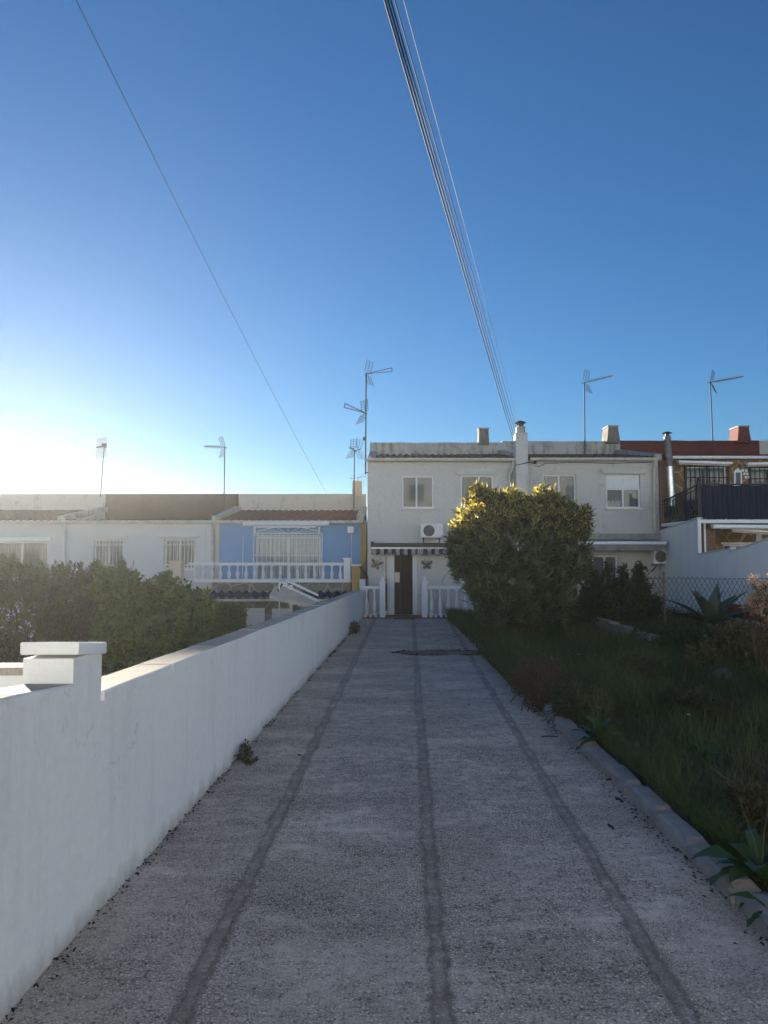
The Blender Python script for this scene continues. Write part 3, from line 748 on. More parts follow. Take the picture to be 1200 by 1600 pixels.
def lerp_pts(pp, s):
    s *= len(pp)-1; i = min(int(s), len(pp)-2); return pp[i].lerp(pp[i+1], s-i)
for i in range(n+1):
    s = i/n; u, v = lerp_pts(top, s), lerp_pts(bot, s); 
    for k2 in (0, .5, 1): 
        p = u.lerp(v, k2) + Vector((0,0,.03*math.sin(k2*3.1))); b.v.append(tuple(p))
    b.v.append(tuple(v + Vector((0, -.01, -.07 - .05*abs(math.sin(i*1.57/1.0+.4))))))
for i in range(n):
    for j in range(3): b.f.append((i*4+j, i*4+j+1, (i+1)*4+j+1, (i+1)*4+j))
b.build('cloth', M['beigecloth'], t, fixn=False)
b = MB(); q = P(455, 914, YG-.3); b.box(q.x-.04, q.x+.04, q.y-.03, q.y+.03, ZL, q.z); b.build('pole', M['whitemetal'], t)
b = MB(); q = P(436.5, 914, YG-.4); b.tube([(q.x, q.y, ZL), (q.x, q.y, q.z)], .02, 6); b.build('pole', M['white'], t)
b = MB(); q = P(441, 912, YG-.35); b.tube([q, P(435,922,YG-.4), P(437,932,YG-.4)], .03, 6); b.build('crank', M['darkmetal'], t)

# ================================================================ WHITE HOUSES
YW, YWR = 24.5, 28.5
zgW = ZZ(718, YW); zjW = ZZ(711, YWR); zpW = ZZ(692, YWR)
xw0, xw1, xw2 = XX(574, YW), XX(815, YW), XX(1030.5, YW)
def mid_house(label, x0, x1, wallm, roofm, holes, zpx=692, parm='parapet', px1=None, cat='house', name='terraced_house', group='two storey houses at the head of the driveway'):
    h = thing(name, label, cat, ((x0+x1)/2, YW, 0), group)
    b = MB(); facade(b, x0+.002, x1-.002, ZL-.1, zgW, YW, holes); shell(b, x0+.002, x1-.002, YW+.003, YWR, ZL-.1, zgW, zjW); b.build('wall', M[wallm], h)
    b = MB(); tiles(b, x0+.13, x1-.13, YW-.22, zgW-.0, YWR-.1, zjW-.05, seed=int(x0*7)); b.build('roof', M[roofm], h, smooth=50, fixn=False)
    b = MB(); x = x0+.003; xe = (x1-.003)
    # ridge wall with a slightly uneven top
    n = 24; top = [(x + (xe-x)*i/n, ZZ(zpx, YWR) + .018*mnoise.noise(Vector((x + (xe-x)*i/n*1.7, 2, 0)))) for i in range(n+1)]
    b.prism([(x, zjW-.2)] + top + [(xe, zjW-.2)], 'y', YWR-.1, YWR+.12); b.build('parapet', M[parm], h)
    return h
wA = rect(628, 743.5, 677.5, 794, YW); wB = rect(720, 742.5, 771, 794, YW)
dW = rect(612.5, 861, 648.5, 961.5, YW); dS = rect(599.5, 868, 607.5, 957, YW)
H1 = mid_house('white two storey house with open brown door and striped awning', xw0, xw1, 'facade', 'tiles_dark', [wA, wB, dW, dS])
window(H1, *wA, YW+.035, panes=2, curtain=['blind', 'blindlight'], split=[.46], wav=.001)
f = window(H1, *wB, YW+.035, panes=2, curtain=['blind', 'blind'], split=[.56], wav=.001)
b = MB(); x0, x1, z0, z1 = rect(713, 735, 777, 742.5, YW); b.box(x0, x1, YW-.10, YW-.002, z0, z1, .015); b.build('shutter_box', M['facade'], f)
gutter(H1, xw0-.06, XX(806,YW), YW-.27, zgW-.10, 'gutter', .10, .13)
b = MB(); x = XX(801, YW); b.tube([(x, YW-.27, zgW-.06), (x, YW-.25, zgW-.25), (x-.10, YW-.08, zgW-.5), (x-.10, YW-.08, 0)], .045, 8); b.build('downpipe', M['facade'], H1, smooth=60)
stub(H1, 747.5, 762, 672, 692, YWR, .06, .45)
coping_ridge(H1, xw0+.14, YW, zgW-.02, YWR, zjW, .24, .12); coping_ridge(H1, xw1-.05, YW, zgW, YWR, zjW, .26, .15)
# flue stack between the houses
b = MB(); x0, x1 = XX(806, 24.2), XX(825, 24.2)
b.box(x0, x1, 24.06, YW-.003, 0, ZZ(676, 24.1), .02); st_ = b.build('chimney', M['facade'], H1)
b = MB(); xm = (x0+x1)/2-.0; zt = ZZ(676, 24.1)
b.box(x0+.05, x1-.07, 24.11, 24.42, zt-.02, ZZ(666,24.1), .01); b.build('chimney_neck', M['parapet'], st_)
b = MB(); zc = ZZ(666, 24.1)
b.lathe((xm, 24.27, zc), [(.085,0),(.085,.10),(.075,.11)], 12); 
for a in range(4): b.tube([(xm+.10*math.cos(a*1.57+.7), 24.27+.10*math.sin(a*1.57+.7), zc+.02), (xm+.15*math.cos(a*1.57+.7), 24.27+.15*math.sin(a*1.57+.7), zc+.13)], .012, 4)
b.lathe((xm, 24.27, zc+.13), [(.19,0),(.18,.015),(.10,.06),(.02,.08)], 16); b.build('cowl', M['darkmetal'], st_, smooth=40)
# front door
b = MB(); e=.002
zt, zb0 = dW[3]-e, dW[2]+.03
for (a, c) in ((dW[0]+e, dW[0]+.075), (dW[1]-.075, dW[1]-e)): b.box(a, c, YW+.01, YW+.10, zb0, zt)
b.box(dW[0]+.075, dW[1]-.075, YW+.01, YW+.10, zt-.07, zt); b.box(dW[0]-.08, dW[0]-e, YW-.025, YW-.002, .03, zt+.05); b.box(dW[1]+e, dW[1]+.07, YW-.025, YW-.002, .03, zt+.05)
door = b.build('door_frame', M['white'], H1)
xs_ = dW[0] + (dW[1]-dW[0])*.36
b = MB(); b.box(dW[0]+.077, xs_, YW+.05, YW+.09, zb0, zt-.072); 
for j in range(4):
    z = zb0 + .12 + j*.47; b.box(dW[0]+.12, xs_-.05, YW+.038, YW+.049, z, z+.36)
b.build('door_leaf', M['woodlight'], door)
b = MB(); b.box(xs_+.003, dW[1]-.077, YW+.10, YW+.14, zb0, zt-.072)
for (za, zb2) in ((zb0+.1, zb0+.62), (zb0+.75, zt-.2)):
    for (a, c, d, e2) in ((xs_+.08, dW[1]-.12, za, za+.05), (xs_+.08, dW[1]-.12, zb2-.05, zb2), (xs_+.08, xs_+.12, za+.05, zb2-.05), (dW[1]-.16, dW[1]-.12, za+.05, zb2-.05)): b.box(a, c, YW+.085, YW+.0995, d, e2)
b.build('door_leaf', M['wood'], door)
b = MB(); q = P(619, 902, YW); b.box(dW[0]+.09, xs_-.02, YW+.025, YW+.034, ZZ(910,YW), ZZ(894,YW)); b.build('door_notice', M['paper'], door)
window(H1, *dS, YW+.04, name='side_light', panes=1, curtain='blindlight', sill=False, fr=.04)

# second white house
wC = rect(848, 741, 900.5, 794, YW); wD = rect(947, 742, 1000.5, 794, YW); dG = rect(926, 868, 966, 958, YW)
H2 = mid_house('white two storey house with a half closed roller shutter and grey awning', xw1, xw2, 'facade_rough', 'tiles_dark', [wC, wD, dG], 690)
b = MB(); b.box(xw1+.4, xw2-.2, YW-.27, YW-.20, zgW+.11, zgW+.15)
window(H2, *wC, YW+.08, panes=2, curtain='curtain', split=[.49], wav=.006)
sh = ZZ(763, YW)
f = window(H2, wD[0], wD[1], wD[2], sh, YW+.06, panes=2, curtain='curtain', wav=.006, sill=True)
b = MB(); ns = 11
for j in range(ns):
    z = sh + .004 + (wD[3]-sh-.006)*j/ns; b.box(wD[0]+.01, wD[1]-.01, YW+.05, YW+.064, z, z + (wD[3]-sh)/ns - .004)
b.build('roller_shutter', M['white'], f)
b = MB(); x0, x1, z0, z1 = rect(940, 733, 1008, 741, YW); b.box(x0, x1, YW-.13, YW-.002, z0, z1, .015); b.build('shutter_box', M['facade_rough'], f)
window(H2, *dG, YW+.06, name='terrace_door', panes=2, curtain='blindlight', sill=False)
gutter(H2, XX(827,YW), xw2-.10, YW-.27, zgW-.08, 'gutter', .09, .13)
b = MB(); x = XX(1022, YW); b.tube([(x, YW-.27, zgW-.04), (x, YW-.20, zgW-.25), (x, YW-.08, zgW-.4), (x, YW-.08, 0)], .05, 8)
for z in (3.9, 4.5, 2.9): b.lathe((x, YW-.08, z), [(.056,0),(.056,.04)], 8)
b.build('downpipe', M['gutter'], H2, smooth=50)
b = MB(); x0, x1, z0, z1 = rect(904, 834, 1031, 845, YW); b.box(XX(828,YW), xw2, YW-.20, YW-.002, z0, z1, .01); b.build('ledge', M['concrete'], H2)
b = MB(); x0, x1, z0, z1 = rect(963, 816, 986, 833, YW)
b.obox((x0,YW-.012,z1),(x1,YW-.012,z1),.02,.02); b.obox((x0,YW-.012,z0),(x0,YW-.012,z1),.02,.02,(1,0,0)); b.tube([(x1,YW-.012,z1),(x1+.18,YW-.012,z1+.05),(x1+.42,YW-.012,wD[2]-.06)], .012, 5); b.box(x0+.18, x0+.42, YW-.03, YW-.002, z0+.08, z0+.11)
b.build('old_pipe', M['facade_rough'], H2)
stub(H2, 946.5, 961, 669, 690, YWR, .22, .7)
coping_ridge(H2, xw2-.06, YW, zgW, YWR, zjW, .26, .17)
b = MB(); q = P(835.5, 722, YW); b.box(q.x-.05, q.x+.05, YW-.07, YW-.002, q.z-.07, q.z+.05, .008)
jb = b.build('junction_box', M['darkmetal'], H2)
b = MB(); pts = [P(806,727,YW-.48), P(815,725,YW-.48), P(826,722.5,YW-.48)]; b.tube(pts, .012, 5)
b.tube([P(826,722.5,YW-.48), P(836,723,YW-.06)], .012, 5)
b.tube([P(836,728,YW-.04), P(842,729,YW-.02), P(852,724,YW-.02), P(900,722.5,YW-.02), P(960,724,YW-.02), P(1018,722,YW-.02)], .011, 5); b.build('service_cable', M['cable'], jb)

# ================================================================ STONE HOUSE ON THE RIGHT
xr1 = 14.2
dR = rect(1072, 728, 1137, 815, YW); dR2 = rect(1173, 730, 1240, 815, YW); lR = rect(1131, 851, 1176, 920, YW)
H3 = mid_house('stone clad house with dark red ridge wall and black screened balcony', xw2, xr1, 'stone_cladding', 'red_parapet', [dR, dR2, lR], 689, 'red_parapet')
gutter(H3, XX(1047,YW), xr1, YW-.30, ZZ(719.5,YW), 'white', .09, .16)
for q in (dR, dR2):
    f = window(H3, *q, YW+.10, name='balcony_door', panes=2, curtain='curtain', sill=False, fr=.06)
    b = MB(); grille(b, q[0]-.02, q[1]+.02, q[2]+.02, q[3]-.02, YW-.03, 9, .013, False)
    for s in (.27, .73):
        xm = q[0] + (q[1]-q[0])*s; zc = q[3] - .55
        for k2 in (-1, 1): b.tube([(xm + k2*.09 + .08*math.cos(a), YW-.045, zc + .08*math.sin(a)) for a in np.linspace(0, 2*math.pi, 10)], .01, 4, False)
    for x in (q[0]-.02, (q[0]+q[1])/2, q[1]+.02): b.box(x-.03, x+.03, YW-.06, YW-.004, q[2], q[3])
    b.build('door_grille', M['blackiron'], f, fixn=False)
f = window(H3, *lR, YW+.08, panes=1, curtain=None, sill=False)
b = MB(); b.box(lR[0]-.07, lR[1]+.07, YW-.04, YW-.002, lR[3]+.003, lR[3]+.07); b.build('lintel', M['white'], f)
b = MB(); x0 = xw2+.01; b.box(x0, x0+.34, YW-.06, YW-.002, 0, zgW-.1); b.build('brick_pier', M['brick'], H3)
stub(H3, 1147.5, 1163, 669.5, 690, YWR, .2, .7, 'red_parapet', True)
# balcony
YF = 21.6; xb = XX(1093, YF); zf = ZZ(812, YF)
b = MB(); b.box(xb-.05, xr1, YF-.1, YW-.07, zf-.10, zf); b.build('balcony_floor', M['white'], H3)
# decorative ceramic panel and lamp
q = rect(1146, 731, 1158, 760, YW)
t = thing('ceramic_plaque', 'tall white framed ceramic panel between the barred balcony doors', 'wall decor', (q[0], YW, q[2]))
b = MB(); w_ = q[1]-q[0]
b.prism([(q[0],q[2]),(q[1],q[2]),(q[1],q[3]-.12),((q[0]+q[1])/2,q[3]),(q[0],q[3]-.12)], 'y', YW-.06, YW-.003); fr_ = b.build('frame', M['white'], t)
b = MB(); b.box(q[0]+.05, q[1]-.05, YW-.068, YW-.0605, q[2]+.05, q[3]-.16); b.build('inset', M['blind'], t)
q = P(1164, 741, YW)
b = MB()
for dx, dz in ((-.07,.02), (.03,.02), (-.02,-.09), (.08,-.09), (-.12,.13), (0,.12)): b.box(q.x+dx, q.x+dx+.075, YW-.04, YW-.003, q.z+dz-.05, q.z+dz+.03, .006)
tag(b.build('wall_ornament', M['white']), 'little white openwork ornament right of the tall ceramic panel', 'wall decor')
# balcony railing: front screen and side rail
t = thing('balcony_railing', 'black iron balcony railing covered with dark navy screening', 'railing', (xb, YF, zf))
zr = ZZ(757, YF)
b = MB(); b.box(xb-.045, xb+.045, YF-.045, YF+.045, zf, ZZ(752,YF)); b.lathe((xb, YF, ZZ(752,YF)), [(.03,0),(.05,.03),(.05,.06),(.03,.09),(.005,.11)], 8); b.build('corner_post', M['blackiron'], t)
b = MB(); b.obox((xb,YF,zr),(xr1,YF,zr),.04,.04); b.obox((xb,YF,zf+.07),(xr1,YF,zf+.07),.03,.03)
for i in range(40):
    x = xb + .12*i; b.tube([(x,YF,zf+.07),(x,YF,zr+.04)], .009, 4)
b.build('front_rail', M['blackiron'], t)
b = MB(); n = 260; b.v = []
for i in range(n+1):
    x = xb+.05 + (xr1-xb-.05)*i/n; y = YF-.03 + .012*math.sin(i*.9) + .008*math.sin(i*2.3)
    for z in (zf+.03, (zf+zr)/2, zr-.03): b.v.append((x, y + .01*math.sin(i*.31+z), z + .012*math.sin(i*.22)))
for i in range(n):
    for j in range(2): b.f.append((i*3+j, (i+1)*3+j, (i+1)*3+j+1, i*3+j+1))
b.build('screen', M['screen'], t, fixn=False)
b = MB(); A0, A1 = P(1036,826,YW-.15), Vector((xb,YF,zf+.02)); B0, B1 = P(1036,783,YW-.15), Vector((xb,YF,zr))
A0.x = B0.x = xb; 
b.obox(B0, B1, .035, .035); b.obox(A0.lerp(B0,.12), A1.lerp(B1,.12), .03, .03); b.obox(A0.lerp(B0,.88), A1.lerp(B1,.88), .02, .02)
for i in range(1, 22):
    s = i/22; p, q = A0.lerp(A1, s), B0.lerp(B1, s); b.tube([p, q], .011, 4)
    if i % 2:
        c = p.lerp(q, .5); b.tube([c + Vector((0, .06*math.cos(a), .12*math.sin(a))) for a in np.linspace(0, 2*math.pi, 9)], .011, 4, False)
b.build('side_rail', M['blackiron'], t, fixn=False)
b = MB(); p, q = A0.lerp(A1, .55), B0.lerp(B1, .55); b.box(xb-.02, xb+.02, p.y-.22, p.y+.22, p.z+.02, q.z-.01); b.build('planter_panel', M['blackiron'], t)
# party walls running toward the street
def party(label, y0, z0, y1, z1, x=xb-.10, th=.10, zb_=-.1):
    t = thing('party_wall', label, 'wall', (x, (y0+y1)/2, 0))
    b = MB(); b.prism([(y0, zb_), (y0, z0), (y1, z1), (y1, zb_)], 'x', x, x+th); b.build('wall', wall_m, t)
    b = MB(); b.prism([(y0, z0+.002), (y0, z0+.04), (y1-.03, z1+.04), (y1-.03, z1+.002)], 'x', x-.03, x+th+.03); b.build('coping', M['wash'], t); return t
party('tall white party wall beside the second white house, under the side railing', YW-.05, ZZ(831,YW), YF-.12, ZZ(811,YF))
y2 = 1180*xb/(1147-600)
party('lower white party wall with a sloping top below the stone house terrace', YF-.125, ZZ(867,YF), y2, ZZ(858,y2))
tp = party('white party wall rising toward the street behind the dry flower bush', y2-.005, ZZ(863,y2), 13.0, ZZ(863,y2)+1.0)
b = MB(); b.box(xb-.112, xb-.102, 13.2, 20.2, .38, .72); b.build('red_stripe', M['redwall'], tp)
# awnings of the stone house
def bar_awning(label, p0, p1, Y, mat='whitemetal', h=.09):
    a, c = P(*p0, Y), P(*p1, Y)
    t = thing('awning', label, 'awning', a, 'closed awnings of the stone house')
    b = MB(); b.obox(a, c, .16, h); b.build('front_bar', M[mat], t)
    for s in (.08, .92):
        b = MB(); q = a.lerp(c, s); b.obox(q, q + Vector((0, .45, .06)), .04, .05); b.build('bracket', M['alu'], t)
    b = MB(); b.obox(a + Vector((.05,.12,-.05)), c + Vector((-.05,.12,-.05)), .10, .05); b.build('cloth_roll', M['beigecloth'], t); return t
bar_awning('slim white awning bar above the left balcony door', (1060,721.5), (1143,724), YW-.5, h=.07)
bar_awning('slim white awning bar above the balcony door at the picture edge', (1167,725), (1260,722.5), YW-.5, h=.07)
bar_awning('thick white awning bar below the black balcony screen', (1113,822), (1230,823), YF-.25, h=.085)
bar_awning('thin slanting white awning bar under the thicker one', (1143,827), (1230,833), YF+.1, h=.05)
q = rect(1098, 820, 1104, 930, YF+.3)
b = MB(); b.box(q[0], q[1]+.25, YF+.25, YF+.6, 0, zf-.103); tag(b.build('terrace_pier', M['brick']), 'brown brick pier holding up the stone house balcony', 'pier')
b = MB(); x = XX(1103.5, YF); b.tube([(x, YF+.1, 0), (x, YF+.1, zf-.1)], .03, 8); tag(b.build('terrace_pipe', M['white'], smooth=60), 'thin white pipe down the brick pier', 'pipe')
b = MB(); x = XX(1183, YW-1); b.box(x-.09, x+.09, YW-1.1, YW-.9, 0, zf-.103); tag(b.build('terrace_post', M['parapet_beige']), 'pale post under the balcony before the stone wall', 'post')
# steel flue
t = thing('flue_pipe', 'tall metal flue pipe with cowl, shiny below and dull above', 'flue', P(1048, 776, YW-.35))
yf_ = YW - .35
b = MB(); b.tube([P(1050,790,yf_), P(1046.5,729,yf_)], .105, 14); b.lathe(P(1047,734,yf_), [(.112,0),(.112,.03)], 14); b.lathe(P(1049.2,772,yf_), [(.112,0),(.112,.03)], 14); b.build('lower_section', M['steel'], t, smooth=50)
b = MB(); b.tube([P(1046.5,729,yf_), P(1042.5,682,yf_)], .108, 14); b.build('upper_section', M['dullsteel'], t, smooth=50)
b = MB(); q = P(1042.3, 680, yf_)
b.lathe(q, [(.06,-.06),(.06,.05)], 10)
for a in range(4): b.tube([q + Vector((.09*math.cos(a*1.57), .09*math.sin(a*1.57), -.05)), q + Vector((.10*math.cos(a*1.57), .10*math.sin(a*1.57), .06))], .01, 4)
b.lathe(q + Vector((0,0,.06)), [(.16,0),(.15,.015),(.05,.055),(.01,.06)], 14); b.build('cowl', M['darkmetal'], t, smooth=40)
# next house at the edge
h = mid_house('white ridged house beyond the stone house at the right edge', xr1+.01, 19.5, 'facade', 'tiles_dark', [], 689)

# ================================================================ FRONT OF THE WHITE HOUSE
# striped awning
ya = YW - .45
x0, x1 = XX(579, ya), XX(722, ya); z0, z1 = ZZ(857, ya), ZZ(849.5, ya)
t = thing('awning', 'dark awning with grey striped scalloped valance over the brown door', 'awning', ((x0+x1)/2, ya, z0))
b = MB(); b.prism([(ya, z0+.02), (ya+.02, z1-.02), (YW-.01, z1+.03), (YW-.01, z0+.03)], 'x', x0, x1); b.build('cassette', M['cassette'], t)
b = MB(); b.box(x0, x1, ya-.03, ya-.002, z0-.005, z0+.035); b.build('front_bar', M['alu'], t)
b = MB(); n = 150; zb_ = ZZ(868, ya)
for i in range(n+1):
    x = x0+.03 + (x1-x0-.06)*i/n; y = ya - .015 + .02*math.sin(i*.55) + .01*math.sin(i*1.3)
    sc = .035*abs(math.sin(math.pi*(x-x0)/.25))
    for z in (z0-.006, (z0+zb_)/2, zb_ + .045 - sc): b.v.append((x, y*1 if z < z0-.01 else ya-.012, z))
for i in range(n):
    for j in range(2): b.f.append((i*3+j, (i+1)*3+j, (i+1)*3+j+1, i*3+j+1))
b.build('valance', M['stripe'], t, fixn=False)
for x in (x0+.06, x1-.06):
    b = MB(); b.box(x-.05, x+.05, YW-.3, YW-.011, z1+.031, z1+.07); b.build('bracket', M['darkmetal'], t)
b = MB(); x = XX(653.5, ya-.05); b.tube([(x, ya-.05, z0), (x, ya-.05, ZZ(932,ya)), (x+.03, ya-.05, ZZ(935,ya)), (x+.05, ya-.05, ZZ(937,ya))], .014, 6); b.build('crank_rod', M['alu'], t)
# grey awning
ya = YW - .9
x0, x1 = XX(838, ya), XX(1040, ya); z0, z1 = ZZ(850.5, ya), ZZ(846.5, ya)
t = thing('awning', 'grey cloth awning with white front bar on the second white house', 'awning', ((x0+x1)/2, ya, z0))
b = MB(); b.quad((x0, ya, z1), (x1, ya, z1), (x1-.1, YW-.21, z1+.09), (x0+.1, YW-.21, z1+.09)); b.build('cloth', M['tarp'], t, fixn=False)
b = MB(); b.box(x0, x1, ya-.06, ya-.002, z0, z1+.01, .008); b.build('front_bar', M['whitemetal'], t)
b = MB(); n = 160; zb_ = ZZ(861, ya)
for i in range(n+1):
    x = x0+.02 + (x1-x0-.04)*i/n; y = ya - .03 + .012*math.sin(i*.5); sc = .05*abs(math.sin(math.pi*(x-x0)/.36))
    for z in (z0-.002, zb_ + .05 - sc): b.v.append((x, y, z))
for i in range(n): b.f.append((i*2, i*2+2, i*2+3, i*2+1))
b.build('valance', M['tarp'], t, fixn=False)
for x in (x0+.5, x1-.4):
    b = MB(); b.obox((x, ya, z0+.02), (x-.2, YW-.02, z0-.05), .05, .04); b.build('arm', M['alu'], t)
# air conditioners
def ac(label, x0, x1, y0, y1, z0, z1, fan_x, bracket=True):
    t = thing('air_conditioner', label, 'air conditioner', ((x0+x1)/2, (y0+y1)/2, z0), 'outdoor air conditioner units')
    b = MB(); b.box(x0, x1, y0, y1, z0, z1, .012); b.build('casing', M['whitemetal'], t)
    b = MB(); c = Vector((fan_x, y0-.006, (z0+z1)/2)); r = (z1-z0)*.40
    for k2 in range(1, 8): b.tube([c + Vector((r*k2/7*math.cos(a), 0, r*k2/7*math.sin(a))) for a in np.linspace(0, 2*math.pi, 25)], .006, 4, False)
    for k2 in range(8): a = k2*math.pi/4; b.tube([c, c + Vector((r*math.cos(a), 0, r*math.sin(a)))], .006, 4)
    g = b.build('fan_guard', M['fan'], t, fixn=False)
    b = MB(); ring = [c + Vector((r*math.cos(a), .003, r*math.sin(a))) for a in np.linspace(0, 2*math.pi, 24, endpoint=False)]; b.poly(ring); b.build('fan_recess', M['dullsteel'], g, fixn=False)
    for x in (x0+.10, x1-.10):
        b = MB(); b.obox((x, y0+.02, z0-.03), (x, YW-.01, z0-.03), .04, .05); b.obox((x, y0+.05, z0-.05), (x, YW-.01, z0-.25), .03, .03); b.build('bracket', M['rust'], t)
    return t
x0, x1, z0, z1 = rect(657, 818.5, 692, 840, YW-.4)
ac('white air conditioner on the wall above the striped awning', x0, x1, YW-.42, YW-.12, z0, z1, x0+.27)
x0, x1, z0, z1 = rect(1021, 859, 1046, 881, YW-.5)
ac('white air conditioner on a rusty bracket under the grey awning end', x0, x1, YW-.55, YW-.2, z0, z1, x0+.22)
# butterflies
def butterfly(label, px, py, s, mat, tilt=0):
    c = P(px, py, YW-.03); t = thing('butterfly_ornament', label, 'wall decor', c, 'metal butterflies on the white house')
    up = [(.02,.02),(.09,.15),(.20,.20),(.235,.17),(.21,.08),(.14,.015),(.05,-.01)]; lo = [(.02,-.02),(.10,-.01),(.165,-.05),(.155,-.13),(.09,-.155),(.04,-.09)]
    for sg in (-1, 1):
        for w_ in (up, lo):
            b = MB(); pts = []
            for (x, z) in w_:
                x *= sg*s; z *= s; pts.append((c.x + x*math.cos(tilt) - z*math.sin(tilt), c.z + x*math.sin(tilt) + z*math.cos(tilt)))
            b.prism(pts, 'y', YW-.045, YW-.03); 
            ins = [(sum(p[0] for p in pts)/len(pts)*.45 + p[0]*.55, sum(p[1] for p in pts)/len(pts)*.45 + p[1]*.55) for p in pts]
            wo = b.build('wing', M[mat], t)
            b = MB(); b.prism(ins, 'y', YW-.052, YW-.0455); b.build('wing_spot', M['blind'], wo)
    b = MB(); d = Vector((-math.sin(tilt), 0, math.cos(tilt)))
    b.tube([c - d*.12*s, c, c + d*.13*s], [.012*s, .022*s, .012*s], 6)
    for sg in (-1, 1): b.tube([c + d*.12*s, c + d*.2*s + Vector((sg*.05*s,0,0)), c + d*.25*s + Vector((sg*.10*s,0,0))], .006, 4)
    b.build('body', M['darkmetal'], t)
butterfly('bronze metal butterfly left of the door, tilted', 587.5, 882.5, .85, 'bronze', -.35)
butterfly('grey metal butterfly right of the door', 667, 883.5, .80, 'butterfly', 0)
# porch kerb + mat
b = MB(); b.box(XX(566,23.5), 2.3, 23.42, YW-.05, -.05, .028, .006); tag(b.build('porch_floor', M['redtile']), kind='structure')
q0, q1 = P(615, 962, 23.3), P(648.5, 962, 23.3)
b = MB(); b.box(q0.x, q1.x, 23.08, 23.40, .016, .034, .006); tag(b.build('doormat', M['mat']), 'dark brown doormat before the open brown door', 'doormat')
# porch balustrades
YQ = 23.6
def porch_bal(label, x0, x1, post_px, bal_px, z_rail):
    t = thing('balustrade', label, 'balustrade', ((x0+x1)/2, YQ, 0), 'white porch balustrades')
    b = MB(); b.box(x0, x1, YQ-.06, YQ+.06, ZZ(920,YQ), ZZ(915.5,YQ), .008); b.build('rail', M['white'], t)
    b = MB()
    for i in range(int((x1-x0)/.16)): b.box(x0+.05+.16*i, x0+.14+.16*i, YQ-.055, YQ+.055, .03, .10)
    b.build('plinth', M['white'], t)
    balusters(t, [XX(p, YQ) for p in bal_px], YQ, .085, ZZ(920,YQ)-.087)
    a, c = XX(post_px[0],YQ), XX(post_px[1],YQ)
    b = MB(); b.box(a, c, YQ-.1, YQ+.1, .029, ZZ(911,YQ)); p = b.build('post', M['white'], t)
    b = MB(); b.box(a-.03, c+.03, YQ-.13, YQ+.13, ZZ(911,YQ)+.001, ZZ(909.2,YQ)); zc = ZZ(909.2,YQ)+.001; m = (a+c)/2
    n = len(b.v); b.v += [(a, YQ-.1, zc), (c, YQ-.1, zc), (c, YQ+.1, zc), (a, YQ+.1, zc), (m, YQ, ZZ(898.5,YQ))]; b.f += [(n,n+1,n+4),(n+1,n+2,n+4),(n+2,n+3,n+4),(n+3,n,n+4),(n,n+3,n+2,n+1)]
    b.build('post_cap', M['white'], p)
porch_bal('short white porch balustrade left of the brown door', XX(566.5,YQ), XX(593,YQ), (593.5, 602), (573, 585), 0)
porch_bal('white porch balustrade right of the door, running behind the oleander', XX(668,YQ), XX(745,YQ), (659, 667.5), (674, 687, 700, 713, 726, 739), 0)

# ================================================================ ANTENNAS
def mast_thing(label, p_bot, p_top, Y, r=.022):
    a, c = P(*p_bot, Y), P(*p_top, Y)
    t = thing('tv_antenna', label, 'antenna', a, 'rooftop television antennas')
    b = MB(); b.tube([a, c], r, 6); b.build('mast', M['mast'], t, smooth=60); return t, a, c
def yagi(t, c, d, L, vtip=.0, refl=True, n=9, r=.012, el=.13, mat='mast', flip=1):
    "boom with elements and a two winged grid reflector"
    d = Vector(d).normalized(); side = d.cross(Vector((0,0,1))).normalized(); up = side.cross(d)
    b = MB()
    if vtip > 0:
        b.tube([c, c + d*L + up*vtip], r*1.3, 5); b.tube([c, c + d*L - up*vtip], r*1.3, 5); b.tube([c + d*L + up*vtip, c + d*L - up*vtip], r*1.6, 5)
    else:
        b.tube([c - d*.1, c + d*L], r*1.3, 5)
    b.build('boom', M[mat], t, fixn=False)
    b = MB()
    for i in range(n):
        s = .18 + .8*i/n; e = el*(1 - .35*i/n); q = c + d*L*s
        b.tube([q + (side*.8 + up*.6)*e, q - (side*.8 + up*.6)*e], r*.7, 4)
        if vtip == 0: b.tube([q + (side*.8 - up*.6)*e*.6, q - (side*.8 - up*.6)*e*.6], r*.7, 4)
    b.build('elements', M[mat], t, fixn=False)
    if refl:
        b = MB()
        for sg in (-1, 1):
            for k2 in range(6):
                q = c + d*(.05 + .02*k2) + up*sg*(.06 + .065*k2) - d*.035*k2*0
                b.tube([q + side*.25, q - side*.25], r*.7, 4)
            for s2 in (-.22, 0, .22): b.tube([c + side*s2 + d*.05 + up*sg*.05, c + side*s2 + d*.16 + up*sg*.40], r*.7, 4)
        b.build('reflector', M['mast'], t, fixn=False)
# 1 panel grid antenna, far left
t, a, c = mast_thing('square panel antenna on a leaning mast above the flaking white ridge wall', (157, 776), (163, 697), YLR-.2)
b = MB(); A = [P(150.5,687,29.9), P(167,684,30.2), P(165.5,714,30.2), P(149.5,716,29.9)]
for s in np.linspace(0, 1, 13): b.tube([A[0].lerp(A[3], s), A[1].lerp(A[2], s)], .012, 4)
for s in np.linspace(0, 1, 13): b.tube([A[0].lerp(A[1], s), A[3].lerp(A[2], s)], .008, 4)
b.build('grid_panel', M['alu'], t, fixn=False)
b = MB(); b.tube([c, P(151,699,29.5)], .03, 6); b.box(c.x-.07, c.x+.07, c.y-.08, c.y+.05, c.z-.05, c.z+.1); b.build('dipole', M['mast'], t)
# 2
t, a, c = mast_thing('antenna pointing left on a mast between the brown and blue roofs', (350, 797), (351, 697), YLR-1.2)
yagi(t, c - Vector((0,0,.05)), (-.86, -.5, -.02), .82, 0, True, 9, .012, .15)
